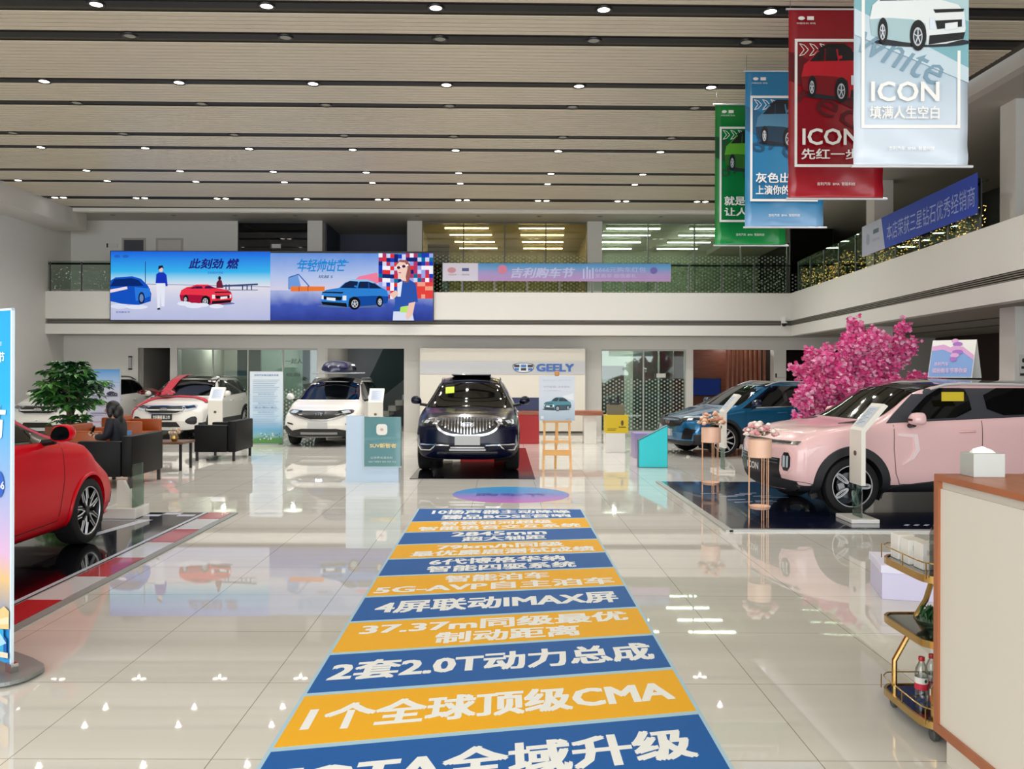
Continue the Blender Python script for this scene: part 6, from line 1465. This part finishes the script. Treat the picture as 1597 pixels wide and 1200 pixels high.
def drw2(a, W, h):
    a.t('吉利汽车售后服务承诺', '#4a78b0', .1, W-.1, h-.11, h-.06, bold=.01)
    for i in range(26):
        y = h-.2-.043*i
        if i in (8, 13, 18): a.t('服务项目价格公示', '#5a86ba', .2, W-.2, y-.01, y+.02, bold=0)
        else: a.line([(.07, y), (W-.08-.12*((i*5) % 4)/3, y)], .012, '#9fb9d4')
    a.t('安心 放心 省心', '#4a78b0', .12, W-.12, .86, .9, bold=.005)
    r_ = random.Random(2); a.p([(0, .02), (W, .02), (W, .17), (.5, .13), (.3, .16), (0, .12)], '#5f9a52')
    for i in range(26): a.p(ell(r_.uniform(.03, W-.03), r_.uniform(.1, .26), .018, .018, 8), '#d9e8e0' if i % 2 else '#4a86b0')
panel_stand('poster_stand', 'white price list stand between the ribbon-draped SUV and the people carrier', 'poster stand', XA(390, 20.3), XA(441, 20.3), 20.3, 1.73, [(0, '#4f8f4a'), (.1, '#8fc0b8'), (.2, '#6fb0d8'), (.35, '#c3dced'), (1, '#dfe8f0')], drw2)
k = thing('security_camera', 'white dome security camera at the corner of the gallery front', 'camera', (7.83, 23.68, 3.12))
MB().box(-.05, .05, .02, .12, -.06, .2, bev=.01).build('bracket', WP, k); MB().lathe([(0, -.09), (.05, -.07), (.075, -.02), (.075, 0)], 20, Matrix.Translation((0, 0, 0)), 0).build('dome', BLACK, k, 50); MB().lathe([(.08, 0), (.08, .04), (.0, .07)], 20, None).build('housing', M('camera_white', '#dcdad4', .4), k, 40)
k = thing('wall_lamp', 'black up-and-down wall lamp beside the recessed doorway', 'lamp', (X24(204), YB-.005, 1.98))
MB().box(-.05, .05, -.07, 0, .16, .2, bev=.01).box(-.05, .05, -.07, 0, -.2, -.16, bev=.01).build('end_cap', BLACK, k); MB().lathe([(.045, -.16), (.045, .16)], 18, Matrix.Translation((0, -.04, 0))).build('lamp_body', M('lamp_grey_glass', '#a8a6a2', .3), k, 40)
k = thing('wall_television', 'dark television on the walnut wall of the lounge', 'television', (XA(1104, 26.4), 26.55, 1.3))
MB().box(-.45, .45, 0, .05, -.28, .28, bev=.008).build('screen_frame', BLACK, k); MB().box(-.42, .42, -.006, 0, -.25, .25).build('screen', M('tv_blue_glow', '#1c2a5c', .2, emit=.5), k)
k = thing('notice_sign', 'small black and white notice on the big side pillar', 'sign', (8.06, 13.285, 1.9))
MB().box(0, .12, 0, .01, -.22, .12).build('plate', M('notice_white', '#cfcdc6', .5), k); MB().box(.01, .11, -.003, 0, -.21, -.17).prism(ell(.06, .03, .02, .035), fr_front(0, 0, 0), 0, .003).prism(rect(.03, -.1, .09, -.06), fr_front(0, 0, 0), 0, .003).build('black_print', M('notice_black', '#2b2b2b', .5), k)
def doorsign(px, py, d, lab, w=.32):
    p = at(px, py, d); k = thing('door_sign', lab, 'sign', (p.x, p.y, p.z)); MB().box(0, w, 0, .02, -.06, .06).build('plate', M('sign_plate_white', '#d6d5cf', .5), k); MB().box(0, .05, -.004, 0, -.06, .06).build('dark_square', M('sign_dark_square', '#3a3a3a', .5), k)
doorsign(166, 383, YU-.03, 'small white sign on the upper wall left of the dark door'); doorsign(421, 384, YU+.034, 'small white sign on the dark blue upper glass'); doorsign(1021, 586, YB+.02, 'small white sign on the lobby glass by the blue SUV'); doorsign(1209, 586, YB-.03, 'small white sign on the pillar right of the wood slats')
t = thing('wall_lettering', 'dark lettering on the office glass left of the people carrier', 'lettering', (XA(443, YB), YB+.06, 0)); tm_ = MB(); lettering(tm_, '一起人', fr_front(0, 0, 0), .02, .52, 1.97, 2.12, .002, 0); tm_.build('lettering', M('lettering_charcoal', '#39433f', .5), t); tm_ = MB(); lettering(tm_, '400-886', fr_front(0, 0, 0), .04, .46, 1.6, 1.7, .002, 0); tm_.build('lettering', M('lettering_charcoal', '#39433f', .5), t)
# gallery plants seen above the screen and at the right
def gplant(loc, lab, n, s_, h):
    k = thing('gallery_plant', lab, 'plant', loc); MB().lathe([(.14, 0), (.18, .3), (.15, .3)], 16).build('pot', M('gallery_pot', '#3a3733', .6), k, 40); MB().tube([(0, 0, .28), (.02, 0, h*.7)], .02, 6).build('stem', M('gallery_stem', '#2e2a20', .8), k)
    f = MB(); r_ = random.Random(n)
    for i in range(n): leaf_cluster(f, Vector((r_.gauss(0, s_), r_.gauss(0, s_), h+r_.gauss(0, s_*.6))), r_, 6, .22, .035)
    f.build('foliage', M('gallery_leaf', '#16261a', .6), k)
gplant((XA(578, 26.6), 26.6, 3.374), 'dark leafy plant in the gallery opening above the screen', 24, .22, 1.6)
gplant((8.9, 12.9, 3.374), 'leafy plant behind glass on the side gallery', 22, .2, 1.65)
# ================================================================ THE SEATED WOMAN
def skin(name, pts, edges, mat, parent, lev=2):
    me = bpy.data.meshes.new(name); me.from_pydata([p[0] for p in pts], edges, []); me.materials.append(mat)
    o = bpy.data.objects.new(name, me); COL.objects.link(o)
    m = o.modifiers.new('skin', 'SKIN'); m.use_smooth_shade = True
    o.modifiers.new('smooth', 'SUBSURF').levels = lev; o.modifiers['smooth'].render_levels = lev
    for i, v in enumerate(me.skin_vertices[0].data): 
        r = pts[i][1]; v.radius = r if isinstance(r, tuple) else (r, r)
    me.skin_vertices[0].data[0].use_root = True
    if parent: o.parent = parent
    return o
SKINM = M('person_skin', '#c99b80', .55)
pr = thing('person', 'woman in dark clothes sitting in the black armchair, looking down at her phone', 'person', (-5.82, 13.0, 0), PI)
body = [((0, 0, .53), (.15, .12)), ((.02, 0, .7), (.135, .1)), ((.05, 0, .88), (.15, .1)), ((.07, 0, .99), (.08, .07)), ((.1, 0, 1.05), (.05, .05)), ((.13, 0, 1.09), (.06, .06)), ((.14, 0, 1.15), (.085, .075)), ((.12, 0, 1.21), (.06, .06)),
    ((.07, .17, .95), .06), ((.1, .23, .73), .045), ((.32, .1, .72), .034), ((.37, .07, .735), .03), ((.07, -.17, .95), .06), ((.1, -.23, .73), .045), ((.32, -.1, .72), .034), ((.37, -.07, .735), .03),
    ((.08, .09, .52), .085), ((.46, .1, .53), .065), ((.44, .1, .12), .042), ((.56, .1, .045), .04), ((.08, -.09, .52), .085), ((.46, -.1, .53), .065), ((.44, -.1, .12), .042), ((.56, -.1, .045), .04)]
be = [(0, 1), (1, 2), (2, 3), (3, 4), (4, 5), (5, 6), (6, 7), (2, 8), (8, 9), (9, 10), (10, 11), (2, 12), (12, 13), (13, 14), (14, 15), (0, 16), (16, 17), (17, 18), (18, 19), (0, 20), (20, 21), (21, 22), (22, 23)]
bd_ = skin('body', body, be, SKINM, pr)
for sg in (1, -1):
    f_ = [((.37, sg*.07, .735), .022), ((.41, sg*.055, .745), .024)]; fe = [(0, 1)]
    for q in range(4):
        b0 = len(f_); y = sg*(.035+.014*q); f_ += [((.435, y, .755), .0085), ((.45, y-sg*.012, .775), .008), ((.44, y-sg*.022, .79), .007)]; fe += [(1, b0), (b0, b0+1), (b0+1, b0+2)]
    b0 = len(f_); f_ += [((.395, sg*.035, .765), .0095), ((.41, sg*.02, .785), .008)]; fe += [(0, b0), (b0, b0+1)]
    skin('hand', f_, fe, SKINM, pr, 1)
JAC = M('dark_jacket', '#121521', .7); TRO = M('dark_trousers', '#0f1015', .7)
skin('jacket', [(p, (r[0]+.022, r[1]+.022) if isinstance(r, tuple) else r+.018) for p, r in (body[0], body[1], body[2], body[3], body[8], body[9], body[10], body[12], body[13], body[14])], [(0, 1), (1, 2), (2, 3), (2, 4), (4, 5), (5, 6), (2, 7), (7, 8), (8, 9)], JAC, pr)
skin('trousers', [(body[0][0], (.165, .135))]+[(p, r+.012) for p, r in (body[16], body[17], body[18], body[20], body[21], body[22])], [(0, 1), (1, 2), (2, 3), (0, 4), (4, 5), (5, 6)], TRO, pr)
h_ = MB(); h_.ball((.105, 0, 1.17), .105, .1, .105, 18); h_.ball((.03, 0, 1.08), .075, .09, .13, 14); h_.ball((-.0, 0, .96), .05, .085, .12, 12)
for sg in (1, -1): h_.ball((.12, sg*.082, 1.11), .045, .022, .1, 10)
h_.build('hair', M('black_hair', '#0c0b0d', .45), pr, 60)
fc = MB(); fc.ball((.235, 0, 1.115), .016, .012, .018, 8)
for sg in (1, -1): fc.ball((.205, sg*.03, 1.14), .012, .013, .008, 8, 1)
fc.ball((.215, 0, 1.075), .01, .022, .007, 8, 2)
fc.build('face_features', [SKINM, M('eye_dark', '#1c1512', .3), M('lips', '#a85a55', .5)], pr, 60)
for sg in (1, -1): 
    MB().ball((.56, sg*.1, .04), .12, .045, .045, 12).build('shoe', BLACK, pr, 60)
MB().box(-.176, -.17, -.0, .14, .72, .82, mat=Matrix.Identity(4)).build('jacket_print', M('jacket_patch', '#6f9ad0', .6), pr)
o = MB().box(-.04, .04, -.005, .005, 0, .15, bev=.003).build('phone', M('phone_black', '#15161a', .15)); o.location = (-6.265, 13.0, .735); o.rotation_euler = (.35, 0, PI/2); tag(o, 'dark phone held by the seated woman', 'phone')
